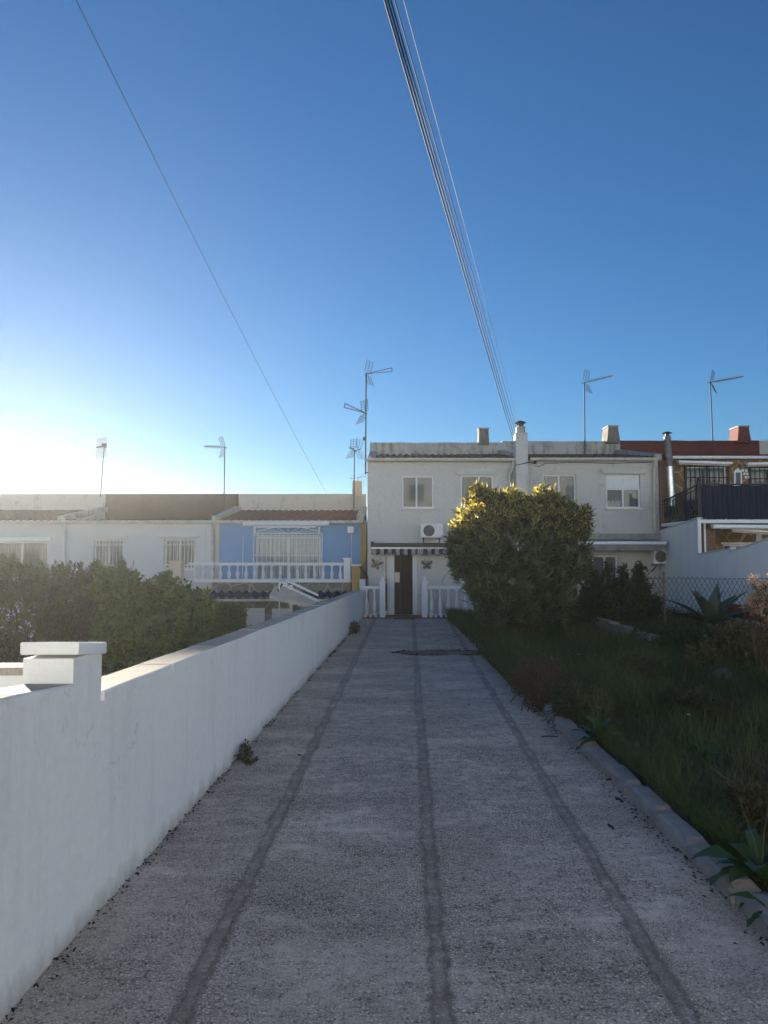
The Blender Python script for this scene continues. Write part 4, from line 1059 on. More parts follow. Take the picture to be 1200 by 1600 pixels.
# 3
t, a, c = mast_thing('double grid antenna in front of the beige chimney on the blue house', (553, 795), (554, 703), YLR-.35)
yagi(t, c, (-.8, -.6, .28), .28, 0, True, 4, .011, .14); yagi(t, c + Vector((.12,0,0)), (.85, -.5, .1), .16, 0, True, 2, .009, .12)
# 4 tall double
t, a, c = mast_thing('tall mast with two antennas at the left corner of the white house', (571, 741), (572.3, 583), YW-.14, .026)
yagi(t, c - Vector((0,0,.02)), (.90, -.42, .04), .92, .06, True, 3, .009, .12)
q = P(571.6, 645.5, YW-.14); yagi(t, q, (-.84, -.5, .22), .80, .07, True, 5, .011, .15)
b = MB(); q = P(571, 686, YW-.14); b.box(q.x-.08, q.x+.02, q.y-.06, q.y+.04, q.z-.05, q.z+.06); b.build('amplifier', M['darkmetal'], t)
for yy_ in (718, 738): b = MB(); q = P(571, yy_, YW-.14); b.obox(q, (xw0+.03, YW+.02, q.z), .03, .03); b.build('wall_bracket', M['mast'], t)
# 5
t, a, c = mast_thing('antenna pointing right on a mast above the second white house', (914, 709), (913, 597), YWR-2.6)
yagi(t, c - Vector((0,0,.02)), (.80, -.6, .10), 1.02, 0, True, 12, .009, .12)
# 6
t, a, c = mast_thing('antenna on a leaning mast above the dark red ridge wall', (1114.5, 704), (1109.5, 595), YWR-1.5)
yagi(t, c - Vector((0,0,.06)), (.84, -.55, .07), 1.1, 0, True, 14, .012, .12)
# aerial wires on the beige chimney
q0 = P(559, 752, YLR-.1)
t = thing('small_aerial', 'small comb of wire rods standing on the beige chimney', 'antenna', q0)
b = MB(); b.tube([q0, q0 + Vector((0,0,.12))], .012, 5)
for i in range(5):
    q = q0 + Vector((-.28 + .14*i, 0, .10 + .02*i)); b.tube([q, q + Vector((.05, .1, .16))], .008, 4)
b.tube([q0 + Vector((-.32,0,.10)), q0 + Vector((.32,0,.19))], .008, 4)
b.build('rods', M['mast'], t, fixn=False)

# ================================================================ OVERHEAD CABLES
def cable(label, p0, p1, r, sag, mat='cable', n=40, group='overhead service cables to the chimney'):
    b = MB(); p0, p1 = Vector(p0), Vector(p1)
    p0 = p0 + Vector((0, 0, sag*4*(1/1.9)*(1-1/1.9))); d = (p0 - p1); p2 = p1 + d*1.9                       # carries on over the camera
    pts = [p1.lerp(p2, i/n) - Vector((0,0, sag*4*(i/n)*(1-i/n))) for i in range(n+1)]
    b.tube(pts, r, 6); o = b.build('overhead_cable', M[mat], None, smooth=60); tag(o, label, 'cable', group)
cable('thick black overhead cable, outermost left of the bundle', P(597,-14,6), P(802,688,24.05), .010, .16)
cable('black overhead cable second from left in the bundle', P(602,-14,6), P(804,684,24.05), .009, .12)
cable('overhead cable third from left in the bundle', P(606.5,-14,6), P(806,680,24.05), .007, .10)
cable('overhead cable fourth from left in the bundle', P(613,-14,6.2), P(808,673,24.05), .006, .04)
cable('thin grey overhead cable, rightmost and apart from the bundle', P(627,-14,6), P(811,668,24.05), .0035, -.06, 'cable_grey')
cable('single thin overhead cable crossing the sky on the left', P(112,-14,9), P(512,774,YLR), .0055, .55, 'cable', group=None)

# ================================================================ VEGETATION
def unit(v): return v/np.maximum(np.linalg.norm(v, axis=-1, keepdims=True), 1e-9)
def leaf_arrays(pos, d, nrm, L, W, fold=.25, droop=0.0):
    "lanceolate leaves: base, two shoulder points each side, tip (6 verts, 4 faces as quads/tris -> quads)"
    d = unit(d); s = unit(np.cross(d, nrm)); n = unit(np.cross(s, d))
    L = L[:, None]; W = W[:, None]
    base = pos; tip = pos + d*L - n*L*droop
    mid = pos + d*L*.5 + n*L*droop*.1
    l_ = mid + s*W*.5 + n*W*fold; r_ = mid - s*W*.5 + n*W*fold
    V = np.stack([base, l_, tip, r_, mid], 1).reshape(-1, 3)
    k = np.arange(len(pos))[:, None]*5
    Fc = np.concatenate([k + np.array([[0,4,1]]), k + np.array([[1,4,2]]), k + np.array([[0,3,4]]), k + np.array([[3,2,4]])])
    return V, Fc
def blob_points(blobs, n, lo=.55, r=None):
    w = np.array([b[3] if len(b) > 3 else b[1][0]*b[1][2] for b in blobs], float); w /= w.sum()
    idx = r.choice(len(blobs), n, p=w)
    u = unit(r.normal(size=(n, 3))); rad = (lo**3 + (1-lo**3)*r.random(n))**(1/3)
    c = np.array([b[0] for b in blobs])[idx]; s = np.array([b[1] for b in blobs])[idx]
    return c + u*s*rad[:, None], u
def stems(name, base, tips, r0, mat, parent, r, k=5):
    b = MB(); base = Vector(base)
    for tp in tips:
        tp = Vector(tp); o_ = min(.12, (tp-base).length*.12); st_ = base + Vector((r.normal()*o_, r.normal()*o_, 0)); m = st_.lerp(tp, .5) + Vector((r.normal()*o_, r.normal()*o_, r.normal()*o_*.4 + o_*.8))
        q1 = st_.lerp(m, .5) + Vector((r.normal()*o_*.3, r.normal()*o_*.3, 0)); q2 = m.lerp(tp, .5) + Vector((r.normal()*o_*.4, r.normal()*o_*.4, o_*.25))
        b.tube([st_, q1, m, q2, tp], [r0, r0*.85, r0*.65, r0*.45, r0*.2], k)
    return b.build(name, mat, parent, smooth=60, fixn=False)
def bush(name, label, cat, base, blobs, shoots, per, L, W, mat, seed, lo=.55, shootlen=.28, up=.7, spread=.9, stem_n=26, stem_r=.02, droop=.1, extra=None, group=None, stem_mat='twig', tipbias=1.0):
    r = np.random.default_rng(seed)
    t = thing(name, label, cat, base, group)
    tips, u = blob_points(blobs, shoots, lo, r)
    keep = tips[:, 2] > base[2] + .03; tips, u = tips[keep], u[keep]
    sd = unit(u*.75 + np.array([0,0,up]) + r.normal(size=u.shape)*.35)
    n = len(tips)
    s = r.random((n, per))**tipbias; ln = shootlen*(.6 + .8*r.random((n, 1)))
    pos = tips[:, None, :] - sd[:, None, :]*((1-s)*ln)[..., None] + r.normal(size=(n, per, 3))*.012
    rad = unit(r.normal(size=(n, per, 3))); ax = sd[:, None, :]
    rad = unit(rad - (rad*ax).sum(-1, keepdims=True)*ax)
    d = unit(ax*(.35 + .9*s[..., None]) + rad*spread)
    nr = unit(ax - (ax*d).sum(-1, keepdims=True)*d + r.normal(size=d.shape)*.25)
    N = n*per
    LL = L*(.65 + .7*r.random(N)); WW = W*(.7 + .6*r.random(N))
    V, Fc = leaf_arrays(pos.reshape(-1,3), d.reshape(-1,3), nr.reshape(-1,3), LL, WW, .22, droop)
    sh = np.clip(.5 + .28*r.normal(size=n), 0, 1); npmesh('foliage', V, Fc, M[mat], t, np.repeat(np.repeat(sh, per), 5))
    # twigs for the shoots
    pick = r.choice(n, min(n, 500), replace=False)
    b = MB()
    for i in pick:
        p0 = Vector(tips[i] - sd[i]*ln[i,0]*1.5); b.tube([p0, Vector(tips[i])], [.006, .003], 3, False)
    b.build('twigs', M[stem_mat], t, fixn=False)
    stems('stem', base, [tips[i] - sd[i]*ln[i,0] for i in r.choice(n, min(stem_n, n), replace=False)], stem_r, M[stem_mat], t, r)
    return t, tips, sd

# ---- big oleander beside the house
YO = 16.6
def ob(px, py, rpx, rpy, dy=0.0, ry=None, w=None):
    c = P(px, py, YO + dy); rx, rz = rpx/F*YO, rpy/F*YO
    b = [tuple(c), (rx, ry or rx*.95, rz)]
    return tuple(b + ([w] if w else []))
obl = [ob(800, 868, 96, 92, .1, 1.5, 4.5), ob(752, 838, 50, 58, -.3, .8, 1.5), ob(765, 800, 34, 34, .0, .5, .8), ob(806, 806, 42, 34, .2, .6, .9), ob(858, 808, 46, 36, .1, .7, 1.0), ob(889, 822, 34, 30, -.1, .5, .7),
       ob(876, 868, 44, 56, -.2, .8, 1.2), ob(730, 860, 30, 34, -.3, .6, .8), ob(805, 918, 70, 52, -.7, .8, 2.2), ob(760, 928, 28, 40, -.6, .55, .8), ob(862, 924, 38, 46, -.5, .7, 1.0),
       ob(747, 772, 15, 17, 0, .22, .12), ob(800, 778, 14, 14, .1, .2, .10), ob(850, 776, 16, 14, 0, .25, .12), ob(909, 806, 15, 14, -.1, .25, .14), ob(708, 868, 12, 16, -.3, .25, .12)]
t, tips, sd = bush('oleander', 'big rounded oleander bush with sunlit yellowish top', 'shrub', (2.95, 16.6, .06), obl, 2100, 15, .20, .038, 'oleander', 11, .62, .30, .95, 1.0, 70, .022, .06, tipbias=.45)
# tip clusters: sunlight put into leaf colour on the high shoots, plus dry flower heads
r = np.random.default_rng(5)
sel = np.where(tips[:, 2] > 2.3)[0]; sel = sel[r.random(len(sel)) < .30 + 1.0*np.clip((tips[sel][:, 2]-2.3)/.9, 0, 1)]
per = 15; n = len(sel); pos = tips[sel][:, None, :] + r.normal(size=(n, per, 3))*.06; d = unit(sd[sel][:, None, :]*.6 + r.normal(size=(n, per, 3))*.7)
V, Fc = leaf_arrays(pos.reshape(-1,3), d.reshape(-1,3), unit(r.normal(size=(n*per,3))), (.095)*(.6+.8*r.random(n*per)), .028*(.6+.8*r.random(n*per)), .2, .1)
npmesh('sun_tint_tips', V, Fc, M['oleander_sun_tint'], t)

# ---- shrubs along the fence
def pb_(px, py, rpx, rpy, Y, ry=None, w=None):
    c = P(px, py, Y); b = [tuple(c), (rpx/F*Y, ry or rpx/F*Y, rpy/F*Y)]
    return tuple(b + ([w] if w else []))
bush('dark_shrub', 'dark leafy shrub between the oleander and the wire fence', 'shrub', (5.2, 17.4, .1),
     [pb_(968, 952, 58, 48, 17.4, .8, 3), pb_(935, 925, 30, 30, 17.4, .5, 1), pb_(985, 915, 34, 26, 17.3, .5, 1), pb_(1012, 950, 24, 40, 17.2, .4, 1), pb_(925, 900, 10, 22, 17.4, .2, .12), pb_(1000, 893, 9, 18, 17.4, .2, .10), pb_(972, 892, 9, 16, 17.5, .2, .08), pb_(950, 885, 5, 14, 17.5, .1, .05)],
     900, 20, .075, .036, 'ficus', 21, .45, .25, .5, .9, 24, .018)
bush('dark_shrub', 'low dark bush filling the gap at the right foot of the oleander', 'shrub', (4.35, 17.9, .1),
     [pb_(905, 950, 36, 34, 17.9, .6, 2), pb_(890, 965, 30, 26, 17.6, .5, 1)], 420, 18, .08, .03, 'ficus', 22, .4, .22, .5, .9, 14, .015)
bush('scrub_bush', 'brown flecked scrubby bush below the agave', 'shrub', (5.6, 12.2, .12),
     [pb_(1112, 1030, 46, 34, 12.2, .5, 2), pb_(1155, 1005, 50, 38, 12.6, .6, 2), pb_(1085, 1050, 26, 30, 11.9, .4, .8), pb_(1190, 1035, 50, 50, 11.8, .6, 2)], 900, 16, .065, .03, 'scrub', 23, .4, .22, .4, 1.0, 20, .012)
bush('dark_shrub', 'dark undergrowth shrub in front of the agave', 'shrub', (5.1, 14.0, .12),
     [pb_(1058, 1006, 50, 34, 14.0, .6, 2), pb_(1018, 1004, 32, 28, 14.6, .5, 1), pb_(1092, 996, 32, 22, 14.3, .4, 1)], 640, 18, .07, .026, 'ficus', 24, .35, .2, .4, 1.0, 14, .012)
# dry flowering bush at the picture edge
bush('dry_bush', 'dry twiggy bush with pale pinkish flower heads at the right edge', 'shrub', (5.1, 9.6, .12),
     [pb_(1196, 925, 26, 36, 9.6, .35, 2), pb_(1182, 945, 18, 20, 9.5, .25, .8), pb_(1215, 950, 30, 50, 9.6, .35, 1.2)], 230, 26, .028, .017, 'drybush', 25, .35, .16, .5, 1.1, 60, .007)
# stone
bm = bmesh.new(); bmesh.ops.create_icosphere(bm, subdivisions=4, radius=1)
q = P(1128, 1062, 10.9)
for v in bm.verts:
    n_ = mnoise.noise(v.co*1.3 + Vector((3,1,0)))*.28 + mnoise.noise(v.co*3)*.08
    v.co = v.co*(1+n_); v.co = Vector((q.x + v.co.x*.19, q.y + v.co.y*.19, q.z - .07 + v.co.z*.20))
b = MB(); b.addbm(bm); tag(b.build('garden_rock', M['stone'], smooth=60), 'pale grey rock half hidden by the scrubby bush', 'rock')

# ---- agave
def agave(base, label, seed=3):
    r = random.Random(seed); t = thing('agave', label, 'plant', base)
    mb = MB()
    for i in range(17):
        a = i*2.399 + r.uniform(-.2, .2); el = R(82 - 4.3*i + r.uniform(-5, 5)); L = .82 + .22*r.random() if i > 2 else .72; w = .105 + .03*r.random()
        d = Vector((math.cos(a), math.sin(a), 0)); pts = []; n = 9; n0 = len(mb.v)
        pcur = Vector(base) + d*.08 + Vector((0,0,.05)); e = el
        for j in range(n+1):
            s = j/n; wd = w*(.75 + .9*s*(1-s)*1.6)*(1 - s**3.2) + .003; th = .03*(1-s) + .004
            side = d.cross(Vector((0,0,1))).normalized(); dirv = d*math.cos(e) + Vector((0,0,1))*math.sin(e); nn = side.cross(dirv)
            mb.v += [tuple(pcur - side*wd + nn*wd*.35), tuple(pcur - nn*th), tuple(pcur + side*wd + nn*wd*.35), tuple(pcur + nn*th*.2)]
            pcur = pcur + dirv*L/n; e -= R(3.2 if i > 4 else 1.2)
        for j in range(n):
            for k2 in range(4): mb.f.append((n0+j*4+k2, n0+j*4+(k2+1)%4, n0+(j+1)*4+(k2+1)%4, n0+(j+1)*4+k2))
    mb.build('leaf_rosette', M['agave'], t, smooth=60, fixn=False)
    b = MB(); b.lathe(base, [(.10,-.1),(.12,.0),(.07,.2)], 8); b.build('stem', M['twig'], t)
agave((7.05, 16.35, .45), 'large agave with pointed grey green leaves by the wire fence')
# ---- wire fence
YN = 17.2; fx0, fx1 = XX(1008, YN), 9.02; fz0, fz1 = .12, ZZ(902, YN)
t = thing('wire_fence', 'sagging chain link fence with a rusty post across the right garden', 'fence', (fx0, YN, .1))
b = MB(); pit = .105; n = int((fx1-fx0)/pit); m = int((fz1-fz0)/.17)
for i in range(n+1):
    pts = []
    for j in range(2*m+1):
        x = fx0 + pit*(i + (.5 if j % 2 else 0) * (1 if True else 0)); z = fz0 + (fz1-fz0)*j/(2*m)
        x2 = x if j % 2 == 0 else x
        pts.append((x2 + .01*math.sin(z*5+i), YN + .01*(-1)**j + .03*math.sin(x*1.3+z), z + .02*math.sin(x*2.1)))
    b.tube(pts, .006, 3, False)
    pts2 = [(p[0] + (pit*.5*(-1 if j % 2 else 0)) - (0 if j % 2 == 0 else pit*.5), p[1]+.004, p[2]) for j, p in enumerate(pts)]
    b.tube(pts2, .006, 3, False)
b.build('wire_mesh', surf('fence_wire', (.035,.035,.038), (.06,.05,.045), 9, .8, 0, spec=.1), t, fixn=False)
q = P(1040, 1003, YN-.06); q2 = P(1037, 893, YN-.06)
b = MB(); b.tube([(q.x, q.y, 0), tuple(q), tuple(q2)], .030, 8); b.build('post', M['rust'], t, smooth=60)
b = MB(); b.tube([(8.9, YN-.04, 0), (8.9, YN-.04, fz1+.05)], .03, 8); b.build('post', M['rust'], t, smooth=60)
b = MB(); b.tube([(fx0, YN, fz1-.02), (fx0+1.5, YN+.01, fz1-.04), (fx1, YN, fz1-.02)], .005, 4); b.build('top_wire', M['cable_grey'], t)
# ---- low concrete edging in the garden
t0, t1 = P(878, 985, 20.0), P(1003, 1030, 14.0)
b = MB(); bmn = 14; pl = random.Random(4)
for i in range(bmn):
    s0, s1 = i/bmn, (i+1)/bmn - .004; a = Vector((4.78 + .2*s0, 20 - 6*s0, 0)); c = Vector((4.78 + .2*s1, 20 - 6*s1, 0)); hh = .52 + pl.uniform(-.03, .03)
    n0 = len(b.v)
    for p in (a, c):
        b.v += [(p.x-.12, p.y, 0), (p.x+.12, p.y, 0), (p.x+.10, p.y, hh), (p.x-.09, p.y, hh+.01)]
    b.f += [(n0,n0+1,n0+2,n0+3), (n0+7,n0+6,n0+5,n0+4)] + [(n0+k2, n0+4+k2, n0+4+(k2+1)%4, n0+(k2+1)%4) for k2 in range(4)]
tag(b.build('garden_edging', surf('edging_concrete', (.24,.235,.22), (.15,.15,.135), 3, .95, .7, 40, .02)), 'low grey concrete edging running back through the garden grass', 'edging')

# ---- grass
def blades(pos, h, w, lean, r):
    n = len(pos); a = r.random(n)*2*math.pi; side = np.stack([np.cos(a), np.sin(a), np.zeros(n)], 1); b_ = r.random(n)*2*math.pi
    ld = np.stack([np.cos(b_), np.sin(b_), np.zeros(n)], 1)*(lean*h)[:, None]; up = np.zeros((n,3)); up[:, 2] = h
    w = w[:, None]
    V = np.stack([pos - side*w, pos + side*w, pos + up*.55 + ld*.35 + side*w*.7, pos + up*.55 + ld*.35 - side*w*.7, pos + up*.92 + ld], 1).reshape(-1, 3)
    k = np.arange(n)[:, None]*5
    return V, np.concatenate([k + np.array([[0,1,2]]), k + np.array([[0,2,3]]), k + np.array([[3,2,4]])])
def grass_field(name, n, xr, yr, hfun, mat, seed, dens, wmul=1.0, lean=.5):
    r = np.random.default_rng(seed); y = yr[0] + (yr[1]-yr[0])*r.random(n)**1.5; x = xr[0] + (xr[1]-xr[0])*r.random(n)**1.15
    nz = np.array([mnoise.noise(Vector((a*1.1, b_*1.1, seed))) + .5*mnoise.noise(Vector((a*3.1, b_*3.1, seed+3))) for a, b_ in zip(x, y)])
    keep = r.random(n) < dens(x, y, nz); x, y, nz = x[keep], y[keep], nz[keep]
    z = np.array([soilz(a, b_) for a, b_ in zip(x, y)]) - .01
    h = hfun(x, y, nz)*(.45 + 1.1*r.random(len(x))**1.6)
    w = (.0016 + .00035*y)*wmul*(.7 + .6*r.random(len(x)))
    V, Fc = blades(np.stack([x, y, z], 1), h, w, lean*(.4 + 1.2*r.random(len(x))), r)
    tn = np.clip(.5 + .75*np.array([mnoise.noise(Vector((a*.8, b_*.8, seed+11))) + .5*mnoise.noise(Vector((a*2.7, b_*2.7, seed+12))) for a, b_ in zip(x, y)]) + .12*r.normal(size=len(x)), 0, 1)
    o = npmesh(name, V, Fc, M[mat], None, np.repeat(tn, 5)); tag(o, kind='stuff'); return o
xe = KX + .17
def hg(x, y, nz): return np.clip(.13 + .20*nz + .09*np.clip((y-6)/10, 0, 1) + .10*np.exp(-((y-13)/5)**2), .05, .6)
o = grass_field('grass', 120000, (xe, 8.8), (2.5, 23), hg, 'grass', 31, lambda x, y, nz: np.clip(.75 + .6*nz, .12, 1)*np.where(y < 8, .55, 1), 1.0)
tag(o, 'dark green weedy grass covering the garden right of the kerb', 'grass')
o = grass_field('dry_grass', 24000, (xe, 7.5), (2.4, 13), lambda x, y, nz: np.clip(.14 + .12*nz, .05, .45), 'drygrass', 32, lambda x, y, nz: np.clip(.55 + .7*nz, .05, 1)*np.where(y < 9, 1, .4), .9, .9)
tag(o, 'straw coloured dry grass nearest the street end of the garden', 'grass')
# taller fringe of grass at the oleander's foot by the driveway
r = np.random.default_rng(33); n = 13000
y = 10.7 + 12.1*r.random(n); x = 1.90 + .22*np.abs(r.normal(size=n)) + .9*r.random(n)*np.clip((23-y)/8, 0, 1)*(y > 15); z = np.full(n, .02)
V, Fc = blades(np.stack([x, y, z], 1), (.22 + .16*r.random(n))*np.where(y > 17.5, 1.25, np.where(y > 15, .9, .7)), .0065*(.6 + .7*r.random(n)), .5*(.4 + 1.2*r.random(n)), r)
tag(npmesh('tall_grass', V, Fc, M['grass']), 'taller grass fringe spilling over the driveway edge by the oleander', 'grass', kind='stuff')

# grass hanging over the kerb
r = np.random.default_rng(35); n = 5200
y = 2.6 + 8.4*r.random(n); nz_ = np.array([mnoise.noise(Vector((3, v*1.3, 5))) for v in y]); keep = r.random(n) < np.clip(.45 + 1.1*nz_, .05, 1); y = y[keep]; n = len(y)
x = KX + .19 + .05*np.abs(r.normal(size=n)); z = np.full(n, .07)
V, Fc = blades(np.stack([x, y, z], 1), .15 + .14*r.random(n), .0035*(.6 + .7*r.random(n)), .7*(.4 + 1.3*r.random(n)), r)
tag(npmesh('verge_grass', V, Fc, M['grass']), 'grass leaning over the broken kerb beside the driveway', 'grass', kind='stuff')

# ---- weeds
def weed(name, label, base, n, L, W, mat, seed, el=(10, 60), stalks=0, group=None):
    r = random.Random(seed); t = thing(name, label, 'weed', base, group); b = MB()
    for i in range(n):
        a = i*2.399 + r.uniform(-.3, .3); e = R(r.uniform(*el)); d = Vector((math.cos(a), math.sin(a), 0)); l = L*r.uniform(.6, 1.15); w = W*r.uniform(.7, 1.2)
        p = Vector(base) + d*.02; n0 = len(b.v); k = 7
        side = d.cross(Vector((0,0,1)))
        for j in range(k+1):
            s = j/k; wd = w*(.12 + 1.0*math.sin(math.pi*min(1, s*.92+.06))**.8*(.55 + .45*s)) * (1 + .22*math.sin(j*2.7 + i)); 
            if s > .98: wd = .002
            dv_ = d*math.cos(e) + Vector((0,0,1))*math.sin(e); nn = side.cross(dv_); tw = .25*math.sin(j*1.3 + i*2)
            b.v += [tuple(p - side*wd + nn*wd*(.35+tw)), tuple(p), tuple(p + side*wd + nn*wd*(.35-tw))]
            p = p + dv_*l/k; e -= R(r.uniform(5, 17))
            if p.z < base[2] - .06: p.z = base[2] - .06
        for j in range(k):
            for q in range(2): b.f.append((n0+j*3+q, n0+j*3+q+1, n0+(j+1)*3+q+1, n0+(j+1)*3+q))
    b.build('leaves', M[mat], t, smooth=60, fixn=False)
    if stalks:
        b = MB()
        for i in range(stalks):
            a = r.uniform(0, 6.28); b.tube([Vector(base), Vector(base) + Vector((.05*math.cos(a), .05*math.sin(a), L*.6)), Vector(base) + Vector((.16*math.cos(a), .16*math.sin(a), L*1.3))], [.004,.003,.002], 4)
        b.build('stalk', M['greenstem'], t, fixn=False)
    return t
def gz(px, py, z=.1): p = ground(px, py, z); return (p.x, p.y, z)
weed('broadleaf_weed', 'large broad leaved weed drooping over the kerb at the lower right', gz(1190, 1372, .12), 15, .36, .055, 'weed', 41, (15, 70), 2)
weed('broadleaf_weed', 'lower broad leaved weed at the right edge below the drooping one', gz(1215, 1432, .06), 10, .24, .035, 'weed', 42, (10, 50))
weed('broadleaf_weed', 'leafy rosette weed growing across the middle of the kerb', gz(940, 1158, .10), 20, .36, .045, 'weed', 43, (10, 75), 4)
weed('broadleaf_weed', 'small leafy weed at the kerb just before the brown shrubby weed', gz(882, 1118, .06), 10, .20, .04, 'weed', 44, (10, 60))
bush('brown_weed', 'brown seedy weed clump leaning over the driveway edge', 'weed', gz(832, 1095, .04),
     [((2.03, 10.2, .26), (.34, .42, .28), 2), ((2.25, 10.9, .36), (.38, .5, .26), 2), ((1.86, 10.5, .34), (.14, .3, .16), .6), ((1.98, 9.7, .14), (.2, .25, .16), .6)], 430, 16, .034, .018, 'brownweed', 45, .3, .16, .5, 1.0, 20, .006, .1)
bush('wall_weed', 'small dark green weed at the foot of the white wall', 'weed', gz(384, 1190, 0),
     [((wallx(7.6)+.07, 7.45, .07), (.09, .12, .06), 2), ((wallx(7.6)+.15, 7.3, .03), (.07, .09, .03), 1), ((wallx(7.7)+.04, 7.6, .10), (.03,.05,.05), .4)], 40, 10, .03, .018, 'ficus', 46, .2, .06, .4, 1.0, 8, .004)
bush('wall_weed', 'dry brownish weed tuft at the far foot of the white wall', 'weed', gz(550, 990, 0),
     [((wallx(19)+.12, 19.2, .14), (.14, .35, .16), 2)], 70, 12, .07, .014, 'brownweed', 47, .2, .12, .9, .6, 10, .004)
gs = random.Random(77)
for i, (px, py, sc_) in enumerate([(985,1078,.8),(925,1062,.7),(1100,1170,.8),(905,1010,.6),(860,1035,.7),(1185,1130,.9)]):
    q = gz(px, py + 14, .14)
    weed('ground_weed', 'small dark leafy weed among the garden grass', q, 13, .27*sc_, .032*sc_, 'weed', 200+i, (25, 85), 4, 'leafy weeds in the garden grass')
for i, (px, py, lb) in enumerate([(1000,1035,'tangled green weed clump at the near end of the concrete edging'), (1075,1085,'dark weed clump left of the pale garden rock'), (905,1085,'loose weed clump behind the brown seedy weed'), (1185,1250,'dry tangled weed clump at the right edge above the drooping weed')]):
    q = gz(px, py + 30, .14); Yq = q[1]
    bush('weed_clump', lb, 'weed', q, [pb_(px, py, 38, 20, Yq, .4, 2), pb_(px+22, py+8, 24, 18, Yq-.2, .3, 1), pb_(px-22, py+10, 22, 16, Yq+.1, .3, 1)], 260, 16, .05, .018, ['grass_leaf','ficus','grass_leaf','drygrass'][i], 300+i, .3, .24, .8, .8, 30, .006, .1)
# white wild flowers
fr_ = random.Random(8)
for i, (px, py) in enumerate([(816,1006),(826,1011),(893,1021),(905,1023),(918,1026),(930,1024),(941,1029),(840,1018),(861,1028),(1076,1117),(1085,1078)]):
    p = ground(px, py, .33); zb_ = soilz(p.x, p.y)
    t = thing('wild_flower', 'tiny white wild flower standing in the dark garden grass', 'flower', (p.x, p.y, zb_), 'white wild flowers in the grass')
    b = MB(); b.tube([(p.x, p.y, zb_), (p.x+.02, p.y, .2), (p.x, p.y, .33)], .003, 4); b.build('stalk', M['greenstem'], t)
    b = MB()
    for k2 in range(5):
        a = k2*1.257; b.lathe((p.x+.013*math.cos(a), p.y+.013*math.sin(a), .332), [(.002,0),(.008,.003),(.003,.008)], 5)
    b.build('petals', M['flower'], t)

# ---- left garden bushes
bush('hedge_bush', 'tall hazy hedge bush at the far left beyond the pillar', 'shrub', (-6.2, 13.5, ZL),
     [pb_(40, 960, 110, 80, 13.5, 1.1, 4), pb_(110, 930, 60, 55, 13.8, .8, 2), pb_(20, 905, 50, 40, 13.5, .7, 1.5), pb_(95, 895, 14, 22, 13.7, .2, .14), pb_(130, 893, 12, 22, 13.7, .2, .12), pb_(10, 884, 14, 20, 13.7, .2, .12), pb_(60, 884, 10, 16, 13.7, .2, .1), pb_(60, 1040, 120, 80, 13.5, 1.0, 3)],
     1500, 20, .09, .03, 'hedge', 51, .5, .28, .8, .8, 30, .02)
bush('hedge_bush', 'spiky topped bush between the far left hedge and the citrus bush', 'shrub', (-5.0, 15.5, ZL),
     [pb_(180, 960, 60, 70, 15.5, .9, 3), pb_(165, 905, 26, 26, 15.5, .4, .7), pb_(190, 888, 8, 18, 15.6, .15, .1), pb_(148, 892, 8, 18, 15.6, .15, .1)], 700, 20, .10, .026, 'hedge', 52, .45, .3, .9, .7, 20, .02)
bush('citrus_bush', 'light green broad leaved bush just beyond the white wall', 'shrub', (-3.5, 11.0, ZL),
     [pb_(225, 985, 82, 72, 11.0, .75, 4), pb_(180, 925, 40, 30, 11.0, .4, 1), pb_(250, 925, 44, 28, 11.2, .4, 1), pb_(225, 1060, 90, 70, 11.0, .7, 2), pb_(300, 960, 34, 50, 11.6, .5, 1.2), pb_(160, 902, 12, 10, 11.0, .15, .12), pb_(205, 900, 14, 10, 11.0, .15, .12), pb_(255, 905, 12, 10, 11.1, .15, .1)],
     1250, 14, .105, .048, 'loquat', 53, .5, .24, .6, 1.0, 26, .022, .15)
bush('citrus_bush', 'smaller bush by the wall below the blue house balcony', 'shrub', (-3.3, 15.0, ZL),
     [pb_(345, 975, 42, 36, 15.0, .6, 3), pb_(365, 958, 24, 20, 15.0, .4, 1), pb_(325, 955, 26, 24, 15.2, .4, 1), pb_(340, 1020, 44, 44, 15.0, .5, 1.5)], 560, 16, .10, .036, 'loquat', 54, .5, .25, .6, .9, 16, .02, .12)
bush('hedge_bush', 'low bush hiding the foot of the brown roofed house', 'shrub', (-5.6, 20.0, ZL),
     [pb_(255, 950, 60, 40, 20.0, .9, 2), pb_(300, 960, 46, 36, 20.0, .8, 2)], 500, 16, .12, .04, 'hedge', 55, .45, .3, .6, .9, 14, .02)

# ---- litter on the driveway
lr = random.Random(12)
for i, (px, py) in enumerate([(968,1255),(952,1222),(733,1103),(482,1124),(955,1297),(905,1152),(1072,1345),(1055,1330),(735,1012),(722,1004),(758,1000),(705,1012),(748,1018),(712,996),(470,1184),(1128,1372)]):
    p = ground(px, py); y0 = p.y; s = lr.uniform(.025, .045) * (1.5 if i == 0 else 1); a = lr.uniform(0, 3.1); c, s_ = math.cos(a), math.sin(a); b = MB()
    prof = [(-1,0,.0),(-.4,.45,.35),(.3,.5,.25),(1,0,.5),(.3,-.5,.3),(-.4,-.45,.1)]
    b.poly([(p.x + s*(u*c - v*s_), p.y + s*(u*s_ + v*c), .014 + s*z) for u, v, z in prof])
    tag(b.build('fallen_leaf', M['copper']), 'small curled dead leaf lying on the grey driveway', 'leaf', 'dead leaves on the driveway')
b = MB(); b.tube([ground(846,1151,.015), ground(858,1150,.02), ground(872,1151,.016)], .006, 5); tag(b.build('fallen_twig', M['twig']), 'thin dark twig lying on the driveway near the kerb', 'twig')
